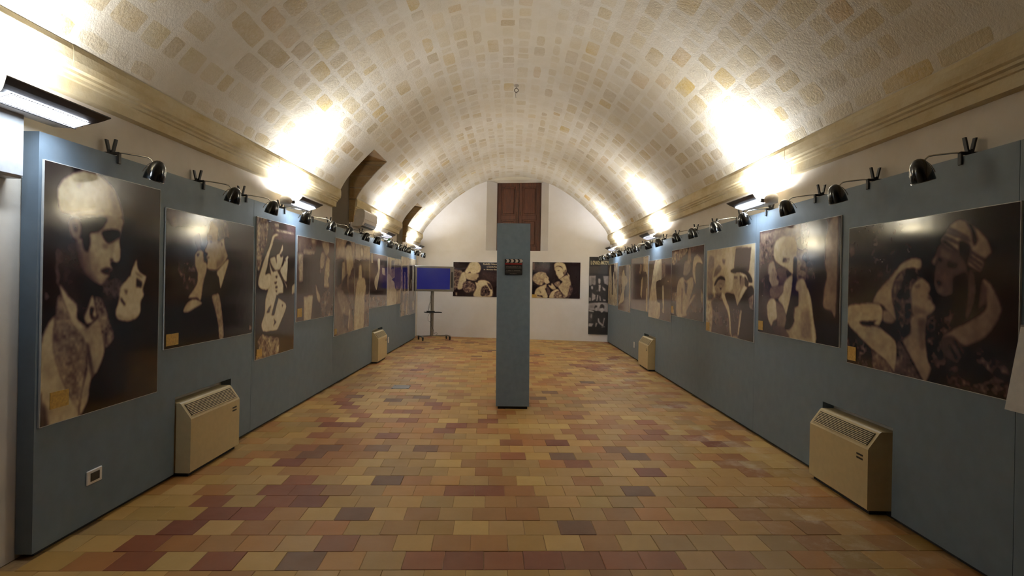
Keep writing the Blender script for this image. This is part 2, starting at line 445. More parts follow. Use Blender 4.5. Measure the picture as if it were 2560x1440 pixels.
PRINTS = {
 'L1': (0.04, [
  (0.12,76,0,[364,13,983,9,988,169,599,171,528,67]),
  (0.02,13,0,[6,8,106,-7,107,38,7,51]),
  (0.72,4,0.18,[89,114,106,75,161,38,259,6,364,1,460,21,536,58,580,109,603,166,448,178,279,194,179,184,111,179]),
  (0.82,17,0.05,[184,104,275,55,366,60,352,134,234,168,178,150]),
  (0.5,15,0.1,[477,40,545,74,595,146,599,164,522,167,503,103]),
  (0.5,9,0.1,[218,62,275,43,254,77,225,80]),
  (0.42,5,0.15,[165,181,278,164,447,146,431,159,278,180,242,190]),
  (0.56,4,0,[278,188,603,166,601,231,588,274,597,342,578,366,518,363,510,382,531,402,495,415,507,429,474,445,463,463,415,467,345,445,284,406,242,368,224,315,244,283,281,273]),
  (0.36,20,0,[230,291,311,319,344,405,423,461,345,449,262,391]),
  (0.66,13,0,[325,263,434,265,501,320,485,370,373,357]),
  (0.06,4,0,[261,193,467,177,449,215,401,243,332,255,338,286,319,334,281,312,268,251]),
  (0.05,5,0,[430,241,506,226,583,227,596,252,541,276,486,289,450,272]),
  (0.4,7,0,[434,286,492,295,467,317,435,310]),
  (0.7,4,0,[559,280,588,291,598,342,573,365,527,359,534,319]),
  (0.12,4,0,[501,353,535,356,527,367,502,363]),
  (0.12,4,0,[421,408,478,393,531,401,500,413,503,426,462,422]),
  (0.5,4,0,[172,215,207,197,250,209,262,251,245,287,202,278,177,245]),
  (0.12,4,0,[200,224,236,226,234,260,208,250]),
  (0.14,13,0.1,[127,319,230,291,284,406,360,453,377,501,332,556,229,530,131,468]),
  (0.05,11,0,[226,422,345,453,423,477,362,517,287,555,228,499]),
  (0.32,4,0.3,[81,328,121,334,126,379,100,387,114,438,98,475,88,438]),
  (0.44,5,0.6,[93,549,119,505,188,582,319,642,336,706,323,800,296,899,262,980,182,892,112,794,77,702]),
  (0.6,4,0.1,[224,622,312,650,426,607,460,674,471,757,416,834,370,853,349,906,339,952,277,1002,289,914,331,809,313,705]),
  (0.3,5,0.1,[314,709,344,723,385,839,370,857,338,794]),
  (0.68,4,0.05,[115,468,180,514,247,553,245,607,312,650,253,642,210,613,146,535]),
  (0.62,4,0.08,[362,513,386,557,395,606,327,631,296,594,332,556]),
  (0.06,4,0,[340,564,378,565,364,597,395,606,356,612]),
  (0.14,5,0.1,[244,546,332,556,296,602,252,584]),
  (0.66,5,0.1,[81,589,77,702,115,794,189,900,272,1001,53,1006,7,969,-2,696,31,627]),
  (0.4,5,0.7,[385,517,449,535,500,611,552,697,482,743,453,690,411,607]),
  (0.22,13,0.5,[487,436,589,436,625,470,574,537,472,510,439,477]),
  (0.3,5,0.2,[13,482,47,515,16,525]),
  (0.82,4,0.02,[762,346,790,390,860,425,822,489,836,516,804,552,805,597,758,626,665,631,585,618,563,588,591,538,607,478,678,435]),
  (0.03,4,0,[761,341,828,362,866,425,800,412,770,390]),
  (0.12,3,0,[753,435,821,457,812,484,754,479]),
  (0.5,5,0,[742,404,830,430,820,439,752,421]),
  (0.12,3,0,[673,405,705,400,700,426,678,431]),
  (0.45,5,0,[629,487,679,492,662,518]),
  (0.12,3,0,[608,521,659,557,645,565,609,542]),
  (0.6,11,0,[576,597,683,618,776,613,683,631,594,621]),
  (0.2,9,0.2,[3,904,32,923,55,1005,5,1001]),
 ]),
 'L2': (0.045, [
  (0.34,51,0.1,[3,9,417,5,408,85,19,122]),
  (0.1,62,0,[649,99,989,58,998,282,656,305]),
  (0.72,4,0,[436,28,516,16,524,78,514,179,552,170,597,152,606,216,645,296,578,375,503,421,417,419,399,392,409,343,391,323,408,295,370,276,405,208,396,165,419,83]),
  (0.28,8,0.4,[454,21,566,-2,630,22,652,99,661,164,619,214,597,150,552,170,521,189,524,87]),
  (0.05,8,0,[604,151,660,154,666,286,642,287,613,224]),
  (0.12,3,0,[407,148,454,150,448,164,410,166]),
  (0.18,3,0,[422,190,456,189,442,206]),
  (0.18,3,0,[391,321,435,320,415,334]),
  (0.3,4,0,[554,188,578,200,567,228]),
  (0.5,14,0,[501,351,615,289,578,375,509,416]),
  (0.3,21,0.1,[252,181,306,141,335,198,326,276,286,253]),
  (0.68,4,0.06,[304,277,355,280,364,342,401,383,394,436,362,533,340,662,308,648,264,643,210,641,252,592,296,533,303,456,274,398,272,314]),
  (0.12,3,0,[288,304,321,297,299,329]),
  (0.12,3,0,[362,342,386,358,369,363]),
  (0.66,3,0.05,[206,676,264,655,320,666,355,693,277,724,197,754,164,738]),
  (0.8,3,0,[643,325,653,352,597,494,558,579,536,495,513,441,553,403]),
  (0.06,3,0,[510,468,536,477,559,596,527,614]),
  (0.55,4,0.25,[460,639,509,618,547,628,579,754,603,895,608,991,556,996,542,889,500,749]),
  (0.4,5,0.2,[954,918,994,932,991,973,951,974]),
  (0.2,10,0.8,[112,373,268,390,272,550,209,583,136,534]),
  (0.12,12,0,[686,398,832,461,818,466,673,417]),
 ]),
 'L3': (0.07, [
  (0.26,25,0.05,[264,1,997,0,997,131,357,156]),
  (0.42,4,1.0,[-2,0,251,2,228,163,161,243,29,382]),
  (0.07,7,0,[519,10,706,4,770,42,538,53]),
  (0.72,2,0.9,[469,60,624,60,926,61,927,70,625,69,470,71]),
  (0.55,2,0.9,[402,10,520,14,514,34,412,34]),
  (0.86,4,0,[445,95,520,95,420,117,372,171,400,185,324,220,278,277,246,347,201,402,302,391,383,423,389,478,262,509,113,502,43,471,68,411,122,350,189,280,272,215,319,166,366,116]),
  (0.76,4,0,[628,158,644,207,593,238,649,248,646,281,621,315,568,357,445,364,347,322,317,283,405,233,474,246,540,219]),
  (0.05,4,0,[398,170,621,144,608,184,542,237,480,250,481,318,435,264,316,275,336,212]),
  (0.1,4,0,[562,243,647,236,638,261,581,263]),
  (0.76,4,0,[797,249,718,270,665,322,595,348,585,381,691,437,765,445,790,335]),
  (0.06,5,0,[792,264,950,297,997,383,936,470,816,504,765,436,790,335]),
  (0.12,4,0,[689,275,740,278,712,296]),
  (0.84,4,0.05,[294,307,379,376,547,367,662,437,760,478,760,537,558,543,533,567,620,593,738,620,763,662,662,733,530,816,396,822,192,814,137,757,204,684,219,586,287,502,359,439]),
  (0.1,2,0,[441,411,517,406,492,430]),
  (0.1,2,0,[426,455,508,450,482,470,441,470]),
  (0.1,2,0,[457,486,519,482,513,502,458,502]),
  (0.1,2,0,[452,518,517,514,502,534]),
  (0.07,4,0,[514,374,570,373,771,503,764,578,674,561,665,470]),
  (0.08,2,0,[498,550,553,567,443,702,371,703]),
  (0.12,4,0,[426,724,502,758,419,786,456,756]),
  (0.12,4,0,[300,641,364,627,317,680,253,678]),
  (0.1,5,0.3,[637,626,681,635,654,651]),
  (0.09,6,0,[778,570,970,487,1026,661,1000,1000,590,1001,613,812,771,654]),
  (0.5,4,0.9,[53,872,168,827,320,843,563,874,562,1003,185,1002,14,1000,81,918]),
  (0.06,5,0.3,[167,812,531,824,563,874,194,836]),
  (0.72,4,0,[922,487,1037,452,1030,539,923,555]),
 ]),
 'L4': (0.26, [
  (0.36,39,0.1,[9,12,500,-47,507,130,17,174]),
  (0.12,18,0.1,[134,228,529,187,518,442,427,700,9,694,139,526]),
  (0.22,26,0.1,[3,564,159,571,170,1004,5,999]),
  (0.55,8,0.3,[19,214,138,200,131,535,52,537]),
  (0.6,6,0,[331,7,436,5,432,49,352,58]),
  (0.55,8,0.3,[140,154,426,157,407,197,142,209]),
  (0.6,10,0.1,[630,28,821,8,836,122,768,179,700,154]),
  (0.12,8,0,[444,107,568,85,613,141,605,231,510,218]),
  (0.62,6,0.3,[792,198,934,293,914,429,823,493,854,615,710,595,694,496,729,355]),
  (0.56,6,0.1,[602,162,705,163,688,326,599,380,575,283]),
  (0.17,10,0.1,[438,378,686,397,693,615,622,741,594,827,477,700]),
  (0.62,5,0,[466,558,526,653,601,731,583,822,498,720]),
  (0.6,5,0,[588,361,612,439,568,401]),
  (0.3,18,0.2,[612,751,804,615,1003,635,1000,1000,621,1000]),
  (0.17,13,0.1,[860,161,999,151,1011,656,874,655]),
  (0.12,13,0,[398,699,594,836,621,1000,362,1000]),
  (0.66,6,0,[169,712,400,697,355,1004,171,1009]),
  (0.6,4,0.2,[721,792,765,794,756,872]),
 ]),
 'L5': (0.4, [
  (0.52,40,0.1,[18,10,982,-49,1004,175,39,211]),
  (0.12,13,0.1,[25,242,400,205,374,318,311,431,103,495,24,403]),
  (0.14,7,0,[464,77,536,20,633,4,761,19,759,47,542,79]),
  (0.64,8,0.1,[503,81,759,49,925,237,808,325,733,402,608,346]),
  (0.6,8,0.1,[328,232,460,235,496,397,320,443]),
  (0.25,11,0.2,[386,438,609,362,581,477,713,601,595,608,395,526]),
  (0.3,16,0.2,[692,394,976,322,973,730,768,750]),
  (0.48,19,0.15,[111,580,397,550,809,752,662,886,422,797]),
  (0.3,11,0.1,[421,781,735,824,669,960,514,960]),
  (0.62,5,0,[736,750,801,760,729,963,688,953]),
  (0.3,11,0.4,[-6,941,149,949,188,990,0,998]),
 ]),
 'L6': (0.5, [
  (0.62,30,0.1,[2,17,985,-32,1009,143,19,176]),
  (0.3,18,0.1,[-4,177,939,155,974,406,30,499]),
  (0.45,5,0,[300,50,404,26,541,39,543,141,370,151]),
  (0.78,6,0,[340,61,406,36,497,54,491,125,393,137]),
  (0.75,8,0.2,[237,255,405,234,476,410,246,416]),
  (0.2,6,0,[458,268,559,265,549,391,471,374]),
  (0.67,9,0.1,[208,421,664,408,654,619,625,1006,13,995,86,586]),
  (0.1,9,0.1,[689,281,846,264,975,331,984,556,755,583]),
  (0.65,5,0,[689,481,768,481,680,619,600,600]),
  (0.38,21,0.1,[677,591,999,585,1000,1000,651,1002]),
 ]),
 'L7': (0.3, [
  (0.6,7,0,[44,10,130,4,141,179,56,183]),
  (0.08,20,0.1,[4,528,247,490,988,525,994,794,13,763]),
  (0.42,17,0.1,[4,776,994,794,1000,1000,0,997]),
  (0.66,7,0.1,[401,108,529,86,541,275,468,488,368,667,247,564,272,453,435,317]),
  (0.1,7,0,[543,68,715,80,715,189,571,186]),
  (0.08,7,0,[803,94,1002,83,989,321,849,244]),
  (0.58,7,0.1,[673,241,843,244,883,384,697,378]),
  (0.25,11,0.3,[546,353,852,395,860,525,557,526]),
 ]),
 'L8': (0.62, [
  (0.3,23,0.1,[509,139,997,115,1059,668,555,665]),
  (0.1,8,0,[262,59,508,39,474,235,269,248]),
  (0.5,8,0.1,[303,231,481,235,530,372,319,440,227,379]),
  (0.7,8,0.05,[23,384,209,379,393,481,550,610,638,744,660,993,10,998]),
  (0.2,10,0.2,[302,461,551,403,545,544,430,491]),
  (0.45,17,0.5,[582,544,928,519,906,690,672,699]),
 ]),
 'L9': (0.5, [
  (0.68,15,0.05,[20,4,990,-28,1006,132,46,155]),
  (0.1,12,0.1,[198,158,787,144,838,588,267,588]),
  (0.5,6,0.2,[424,253,534,251,645,597,379,597]),
  (0.5,7,0.1,[-3,165,185,160,256,596,73,596]),
  (0.55,7,0.2,[808,146,993,141,1039,614,861,614]),
  (0.35,9,0.2,[509,630,830,631,553,939,370,935]),
  (0.6,6,0.1,[830,631,975,631,872,993,684,993]),
 ]),
 'L10': (0.45, [
  (0.6,16,0.05,[19,8,964,-22,976,89,30,114]),
  (0.1,13,0.05,[48,122,884,101,930,567,93,567]),
  (0.55,6,0.2,[563,195,671,184,715,430,619,431]),
  (0.5,6,0.2,[298,362,393,379,319,567,222,523]),
  (0.2,13,0.2,[137,576,510,612,484,980,171,920]),
  (0.62,6,0,[667,594,764,594,678,703]),
  (0.62,8,0,[556,756,816,795,799,950,574,937]),
  (0.08,5,0,[356,933,511,936,516,980,360,977]),
  (0.08,5,0,[701,930,849,933,854,979,705,975]),
 ]),
 'R1': (0.035, [
  (0.1,51,0.4,[6,20,475,26,475,241,304,363,108,523,6,548]),
  (0.25,7,0.3,[6,130,49,140,55,203,12,221]),
  (0.55,4,0.05,[204,540,252,450,334,364,402,282,475,250,524,262,532,298,511,323,430,320,373,365,344,449,349,534,364,589,374,654,334,620,273,556]),
  (0.3,4,0.6,[349,440,373,365,430,320,484,318,439,366,421,439,402,513,349,534]),
  (0.15,3,1.0,[430,329,502,318,545,355,558,381,520,381,476,421,462,475,485,573,472,637,467,710,431,778,383,765,364,683,393,616,354,534,402,439]),
  (0.56,3,0.0,[476,421,520,378,554,390,583,429,579,460,567,466,589,498,596,524,612,549,588,593,529,610,485,604,471,529,465,475]),
  (0.3,4,0,[493,421,524,416,515,434,493,434]),
  (0.15,3,0,[567,486,589,494,591,507,571,506]),
  (0.4,9,0,[485,546,546,569,579,593,529,610,485,604]),
  (0.5,4,0,[472,619,563,603,555,709,563,786,580,879,597,915,568,1004,538,993,421,797,467,728]),
  (0.36,10,0,[511,625,563,621,555,805,529,827]),
  (0.6,3,0.03,[-2,585,85,560,231,548,278,595,263,654,188,675,97,688,143,715,231,706,314,736,374,795,384,887,369,997,305,929,199,868,73,773,0,707]),
  (0.7,3,0,[236,543,273,585,278,643,252,699,215,688,242,656,258,596]),
  (0.05,3,0.2,[279,672,344,666,383,765,334,753,284,720]),
  (0.5,3,0.1,[284,594,334,601,364,655,334,677,284,662]),
  (0.34,3,0.5,[193,874,305,929,369,997,294,1003,204,992]),
  (0.3,3,0.5,[383,784,421,807,538,1002,374,1001,388,886]),
  (0.08,3,0,[410,790,426,797,547,1000,534,1002]),
  (0.14,3,0.9,[0,803,97,812,193,879,204,992,85,995,2,984]),
  (0.5,3,0.1,[635,159,658,120,681,77,726,47,769,62,804,94,845,143,871,191,883,246,861,271,839,343,784,309,734,242,681,214]),
  (0.06,3,0,[650,119,673,105,783,167,780,176,674,120]),
  (0.06,3,0,[643,139,658,128,741,182,734,190]),
  (0.06,3,0,[636,159,658,153,734,230,726,238]),
  (0.06,3,0,[681,86,726,112,776,150,773,158,719,123,677,99]),
  (0.05,3,0,[762,61,797,90,821,171,804,200,790,120]),
  (0.06,3,0,[733,170,762,173,791,215,770,309,734,242]),
  (0.06,3,0,[784,222,862,282,855,294,780,234]),
  (0.06,3,0,[780,246,852,309,845,319,777,261]),
  (0.06,3,0,[778,269,842,332,835,339,778,285]),
  (0.3,6,0.03,[611,225,636,176,689,214,734,242,770,309,777,373,749,437,690,478,644,480,616,455,605,404,607,335,619,293]),
  (0.36,9,0,[635,193,689,231,682,263,635,252]),
  (0.05,7,0,[705,371,777,341,770,445,705,486]),
  (0.34,3,0,[611,301,631,294,635,353,615,361]),
  (0.06,4,0,[623,251,651,270,639,282,623,272]),
  (0.06,5,0,[674,279,727,299,719,323,674,313]),
  (0.08,3,0,[611,387,635,395,651,412,628,425]),
  (0.4,3,0,[588,275,603,250,619,234,611,293,595,296]),
  (0.24,5,0.1,[784,325,812,373,816,483,792,587,767,605,778,484]),
  (0.4,6,0.03,[846,390,878,405,910,466,932,540,911,616,860,698,779,755,735,745,652,727,706,675,806,602,866,536]),
  (0.25,10,0,[839,397,872,420,866,512,826,561]),
  (0.12,3,1.0,[571,629,652,572,735,550,706,651,652,723,660,823,691,884,597,911,567,786]),
  (0.22,5,0.4,[652,614,727,567,690,652]),
  (0.2,5,0.1,[652,731,713,711,772,789,779,835,728,861,660,823]),
  (0.03,3,0,[683,761,695,759,736,835,728,844]),
  (0.03,3,0,[713,732,722,731,765,814,757,819]),
  (0.16,3,1.0,[691,901,793,849,840,754,905,798,961,840,959,988,807,996,692,992]),
  (0.03,5,0.2,[736,867,806,744,827,835,906,889,841,949,751,938]),
 ]),
 'R2': (0.17, [
  (0.32,4,0.8,[8,106,223,109,223,277,31,342,3,419]),
  (0.46,8,0.2,[8,13,152,21,137,91,16,97]),
  (0.4,6,0.4,[166,23,524,4,596,39,596,115,237,129,181,95]),
  (0.05,12,0.05,[642,29,857,20,852,169,857,272,872,461,846,555,846,705,916,733,993,774,998,999,774,1005,731,735,687,588,619,488]),
  (0.2,8,0.6,[584,21,687,27,665,256,753,409,731,506,619,438,596,234]),
  (0.46,4,0.08,[897,26,974,7,978,342,964,768,926,732,841,705,852,555,875,461,849,366,855,271,852,177,872,100]),
  (0.1,10,0.1,[976,7,998,11,998,766,976,768]),
  (0.7,5,0.05,[223,230,237,139,333,85,500,113,537,229,531,297,494,295,488,434,412,387,293,336,237,287]),
  (0.45,3,0.9,[360,277,450,292,425,334,347,321]),
  (0.5,4,0.4,[537,229,619,253,596,302,642,338,642,397,648,472,596,488,537,470,531,314]),
  (0.12,3,0,[584,369,642,388,636,409,578,394]),
  (0.12,3,0,[561,449,642,468,631,480,561,470]),
  (0.55,4,0.03,[152,329,223,305,258,390,279,427,272,464,306,501,279,547,209,551,166,500,144,423]),
  (0.12,3,0,[206,379,223,379,221,398,206,397]),
  (0.15,3,0,[244,426,276,432,265,441]),
  (0.2,3,0,[272,469,300,474,286,483]),
  (0.12,5,0.8,[31,478,152,424,166,500,209,565,152,632,92,575,16,772,3,576]),
  (0.28,5,0.05,[279,372,412,387,425,467,386,529,313,519,306,465,286,428]),
  (0.06,5,0,[399,395,475,433,469,503,425,503]),
  (0.42,6,0.1,[181,566,373,529,347,610,265,657,188,641]),
  (0.7,4,0.15,[386,502,482,442,475,591,438,750,412,804,360,718,300,666,360,601]),
  (0.62,5,0.05,[537,504,619,480,670,564,709,654,731,775,765,1006,463,1003,412,929,500,859,524,659]),
  (0.48,14,0.05,[596,742,687,737,731,979,596,987]),
  (0.74,4,0,[670,564,709,654,736,800,765,1006,742,1007,709,777,676,655]),
  (0.05,4,0,[500,295,531,306,531,487,518,538,500,660,463,819,412,813,469,626,488,469]),
  (0.05,5,0.3,[386,824,463,801,518,841,463,924,386,922]),
  (0.05,4,0.2,[518,573,561,590,561,709,512,729]),
  (0.7,5,0.03,[129,747,166,679,223,658,272,703,286,840,237,871,195,940,144,841]),
  (0.35,6,0.1,[272,694,360,727,412,822,386,922,293,922,286,813]),
  (0.28,7,0.1,[195,931,347,908,425,954,444,1000,237,997]),
  (0.08,8,0.5,[3,772,122,728,144,850,223,984,3,993]),
 ]),
 'R3': (0.72, [
  (0.5,15,0.1,[33,104,179,105,160,456,141,603,31,605]),
  (0.2,18,0,[40,540,213,538,141,603,40,596]),
  (0.3,11,0,[350,121,445,132,424,190,375,179]),
  (0.7,4,0.05,[148,293,214,125,266,77,353,117,403,241,461,320,452,372,416,336,317,320,231,367,178,443,151,384]),
  (0.42,7,0.05,[169,329,214,241,291,187,358,239,231,318]),
  (0.14,7,0.1,[187,438,231,367,325,321,419,338,441,380,383,370,300,368,231,430]),
  (0.52,5,0.05,[213,439,300,373,424,371,424,423,359,506,257,520,199,475]),
  (0.12,4,0,[317,453,375,464,337,488]),
  (0.3,4,0,[300,408,375,405,367,421]),
  (0.35,9,0.2,[213,520,367,519,350,590,231,601]),
  (0.27,9,0.1,[132,622,283,582,449,605,552,713,611,999,140,994]),
  (0.62,5,0.5,[2,663,96,632,156,731,140,982,0,997]),
  (0.76,4,0.15,[375,519,481,578,568,755,615,994,561,961,521,758,400,606]),
  (0.62,5,0.03,[619,301,748,297,738,475,687,566,658,517,635,488,602,450,614,392]),
  (0.25,5,0,[627,326,700,332,686,356,627,351]),
  (0.09,7,0.08,[449,518,628,521,695,649,724,623,890,444,999,483,1003,998,720,998,761,712,608,995,552,713,465,587]),
  (0.25,11,0.1,[560,670,746,672,720,984,615,994]),
  (0.2,5,0,[654,15,941,34,905,283,619,236]),
  (0.09,4,0,[547,266,634,239,750,236,882,279,958,351,965,400,903,391,862,325,750,289,604,293]),
  (0.2,4,0,[734,321,779,322,752,463]),
  (0.5,4,0,[768,342,838,348,829,412,759,508,724,565,709,525,752,459]),
  (0.1,5,0,[828,324,906,393,893,452,836,432]),
  (0.4,5,0.6,[898,563,990,514,996,685,926,665]),
  (0.66,4,0,[761,694,792,694,737,963,712,965]),
  (0.55,3,0,[544,492,605,471,628,513,575,513]),
 ]),
 'R4': (0.17, [
  (0.3,44,0.1,[617,-34,996,9,995,147,617,113]),
  (0.52,6,0.9,[14,37,525,9,430,108,124,219,14,201]),
  (0.5,7,0.05,[454,197,536,181,560,23,622,19,644,158,657,295,552,385,405,379]),
  (0.12,6,0,[617,198,716,267,672,368,639,304]),
  (0.6,9,0.15,[216,519,380,411,500,469,683,410,730,515,660,680,527,906,527,972,197,983]),
  (0.35,9,0.1,[441,467,558,512,523,683,476,640]),
  (0.4,9,0.1,[355,576,404,576,404,956,355,960]),
  (0.7,6,0.3,[727,164,802,123,916,170,975,258,833,234,774,311,801,516,726,433,694,328]),
  (0.07,9,0,[812,242,991,284,997,577,832,572,790,434]),
  (0.3,12,0.1,[790,638,933,617,981,851,830,984,527,980,614,849]),
  (0.6,4,0.1,[725,648,800,658,546,884,527,853]),
  (0.52,6,0.1,[938,567,996,636,995,821,943,705]),
  (0.45,6,0.6,[14,644,190,643,189,779,14,784]),
  (0.62,6,0,[19,906,110,901,110,970,19,975]),
 ]),
 'R5': (0.28, [
  (0.62,7,0.2,[303,21,464,14,596,11,592,447,486,448,374,377,422,698,553,732,515,994,9,996,158,388]),
  (0.12,9,0.1,[46,19,269,19,170,238,35,290]),
  (0.13,12,0.1,[374,387,603,336,743,327,708,446,584,675,421,646]),
  (0.62,6,0,[645,467,701,466,735,872,634,844,677,786]),
  (0.4,7,0.2,[611,86,750,53,768,288,629,327]),
  (0.22,21,0.1,[732,386,974,386,987,958,745,981]),
  (0.6,3,0.2,[855,357,898,357,884,386]),
 ]),
 'R6': (0.34, [
  (0.62,10,0.1,[727,8,889,18,893,278,730,273]),
  (0.65,7,0.1,[889,7,969,12,984,995,903,998]),
  (0.15,7,0,[532,65,701,57,712,137,560,135]),
  (0.55,9,0.1,[543,128,645,145,629,269,526,266]),
  (0.16,17,0.2,[206,349,942,324,945,569,280,541]),
  (0.55,7,0.2,[474,264,595,268,561,324]),
  (0.62,7,0,[637,429,724,363,661,775,592,706]),
  (0.25,24,0.1,[19,588,564,590,565,776,19,784]),
  (0.2,17,0.2,[38,20,490,45,421,146,57,129]),
 ]),
 'R7': (0.42, [
  (0.1,11,0.1,[477,17,656,32,691,242,560,239]),
  (0.3,13,0.1,[680,2,888,12,893,298,682,293]),
  (0.68,8,0.15,[284,257,462,93,560,213,681,242,763,359,511,568,485,772,70,881,332,568]),
  (0.07,13,0,[575,461,871,374,886,685,561,689]),
  (0.62,6,0,[888,12,965,16,986,987,905,991]),
  (0.36,21,0.1,[114,880,877,711,881,978,56,983]),
 ]),
 'R8': (0.48, [
  (0.13,12,0.1,[343,5,627,8,639,252,434,339]),
  (0.66,10,0.3,[146,106,283,48,463,459,581,191,667,370,780,575,946,644,930,975,45,974,64,383]),
  (0.3,10,0.3,[434,369,522,369,552,757,434,745]),
 ]),
 'BL': (0.07, [
  (0.16,89,0.1,[580,257,995,254,995,557,580,562]),
  (0.4,7,0.9,[3,243,112,242,188,278,150,530,87,747,23,820,3,712]),
  (0.72,6,0.05,[176,332,252,313,277,529,188,781,87,756]),
  (0.64,6,0.03,[366,312,517,311,545,409,511,464,505,500,467,530,404,531,290,493,249,403,236,331]),
  (0.78,6,0.25,[243,286,315,115,366,7,517,1,583,131,570,257,517,315,404,330,359,280,290,331]),
  (0.15,4,0,[486,320,530,320,511,347]),
  (0.15,4,0,[454,500,498,491,480,518]),
  (0.34,7,0.9,[226,583,353,555,454,653,469,814,290,888,207,745]),
  (0.77,6,0.04,[543,530,656,512,769,577,832,738,838,925,794,989,442,994,498,742,471,581,517,598]),
  (0.25,4,1.0,[606,740,706,668,782,810,776,962,599,974]),
  (0.2,4,0.6,[719,578,794,631,832,774,794,774,744,667]),
  (0.6,4,0,[55,891,89,891,87,981,61,981]),
 ]),
 'BR': (0.06, [
  (0.18,64,0.2,[21,19,344,22,344,277,22,276]),
  (0.4,16,0.1,[0,10,42,10,43,219,1,219]),
  (0.6,5,0.6,[9,465,36,361,120,286,204,270,281,305,297,362,261,466,240,579,192,655,107,626,30,551]),
  (0.74,3,0.03,[295,362,349,438,343,476,353,513,369,570,303,610,254,562,254,466,275,391]),
  (0.2,3,0,[282,395,303,414,292,443]),
  (0.62,5,0.05,[212,655,303,608,303,721,220,778]),
  (0.7,5,0.08,[54,891,80,768,150,693,227,674,276,768,328,998,62,1000]),
  (0.35,5,0.1,[154,806,175,815,196,881,171,853]),
  (0.2,3,0.9,[101,924,213,938,234,994,122,957]),
  (0.74,4,0.1,[457,52,524,5,608,4,677,53,713,185,705,279,649,270,635,166,580,100,504,109,466,165]),
  (0.74,3,0.02,[466,155,538,109,635,176,643,298,667,354,594,448,561,459,532,396,497,321,491,261,462,207]),
  (0.3,3,0,[516,220,573,211,546,250]),
  (0.3,2,0,[528,390,567,390,546,403]),
  (0.4,4,0,[511,335,532,349,518,359]),
  (0.4,5,0,[677,204,711,204,698,336,649,354]),
  (0.63,6,0.25,[574,476,663,392,732,355,789,486,810,608,774,767,740,954,678,936,581,768,550,674,636,542]),
  (0.62,3,0.05,[338,627,394,655,411,584,449,636,501,735,442,768,369,702]),
  (0.5,5,0.4,[463,598,525,533,581,533,581,636,532,692,491,655]),
  (0.72,4,0.05,[401,843,512,749,567,786,498,843,471,993,360,994]),
  (0.42,2,1.0,[470,862,567,805,712,945,698,997,471,998]),
  (0.62,3,0.1,[725,275,777,355,784,468,750,392]),
  (0.25,3,0.7,[789,636,846,692,846,814,764,992,740,973,781,767]),
  (0.3,5,0.1,[303,702,345,711,387,843,359,918,325,881]),
 ]),
 'BAN': (0.06, [
  (0.17,5,0.05,[12,97,997,107,1000,217,5,204]),
  (0.62,4,0.1,[7,240,342,238,333,355,11,373]),
  (0.4,27,0.2,[82,249,313,259,318,355,89,373]),
  (0.6,5,0.1,[685,240,1001,238,1005,373,746,339]),
  (0.08,8,0,[327,233,684,236,660,356,348,355]),
  (0.66,4,0,[449,269,562,269,570,321,527,347,458,334]),
  (0.05,4,0,[418,251,552,239,612,270,585,321,557,278,449,273]),
  (0.1,5,0.2,[318,373,483,355,689,364,809,474,840,566,313,572]),
  (0.6,4,0.3,[468,355,586,356,560,441,487,450]),
  (0.66,4,0.1,[414,485,474,493,432,570,373,571]),
  (0.66,4,0.1,[518,493,578,509,609,569,536,569]),
  (0.6,4,0.2,[425,407,382,442,412,450]),
  (0.08,5,0.1,[30,425,119,364,211,355,291,442,280,511,35,522]),
  (0.7,4,0,[114,381,175,373,207,399,178,421,122,412]),
  (0.6,4,0.3,[155,460,339,494,327,546,161,573]),
  (0.6,5,0.2,[631,373,806,407,822,440,691,424]),
  (0.66,4,0,[696,542,826,550,826,571,711,572]),
  (0.6,4,0.1,[20,522,113,530,100,574,22,574]),
  (0.03,3,0,[23,576,1005,573,1005,588,17,594]),
  (0.62,8,0.1,[15,601,1005,594,1008,705,817,709,258,692,13,679]),
  (0.45,13,0.1,[25,627,270,624,272,667,28,670]),
  (0.68,5,0,[13,683,259,701,275,718,14,709]),
  (0.09,7,0.1,[170,754,290,718,498,714,644,703,817,717,837,890,236,847]),
  (0.3,11,0.2,[15,722,230,727,145,857,16,843]),
  (0.66,4,0,[310,649,412,647,423,698,334,700]),
  (0.06,4,0,[292,649,360,624,421,647,332,657,312,692]),
  (0.7,4,0,[560,654,734,651,725,702,644,720,579,700]),
  (0.1,4,0.2,[540,663,582,620,684,610,771,634,752,672,714,656,584,662]),
  (0.66,4,0,[457,799,531,798,562,839,737,876,709,898,504,857]),
  (0.64,4,0,[762,785,814,792,737,893,694,878]),
  (0.5,5,0.1,[124,738,185,745,173,805,111,790]),
  (0.6,5,0.2,[17,865,267,863,178,908,10,904]),
  (0.6,5,0,[356,852,460,858,388,911,344,912]),
  (0.05,5,0,[8,921,1006,906,1000,1000,0,1000]),
  (0.6,3,0.3,[657,903,809,899,809,909,658,913]),
 ]),
}
# ------------------------------------------------------------------ vault profile
HALF = [(2.47, 2.77), (2.36, 2.96), (2.06, 3.30), (1.62, 3.70), (1.18, 4.00), (0.83, 4.165), (0.42, 4.285), (0.0, 4.32)]
KEY = [(-x, z) for x, z in HALF] + [(x, z) for x, z in HALF[-2::-1]]
def catmull(pts, n):
    P = [np.array(p, float) for p in pts]
    P = [2 * P[0] - P[1]] + P + [2 * P[-1] - P[-2]]
    out = []
    for i in range(1, len(P) - 2):
        for j in range(n):
            t = j / n
            a, b, c, d = P[i - 1], P[i], P[i + 1], P[i + 2]
            out.append(0.5 * ((2 * b) + (-a + c) * t + (2 * a - 5 * b + 4 * c - d) * t * t + (-a + 3 * b - 3 * c + d) * t ** 3))
    out.append(P[-2])
    return np.array(out)
DENSE = catmull(KEY, 24)
_seg = np.hypot(*np.diff(DENSE, axis=0).T)
ARC = np.concatenate([[0], np.cumsum(_seg)])
ARC_L = ARC[-1]
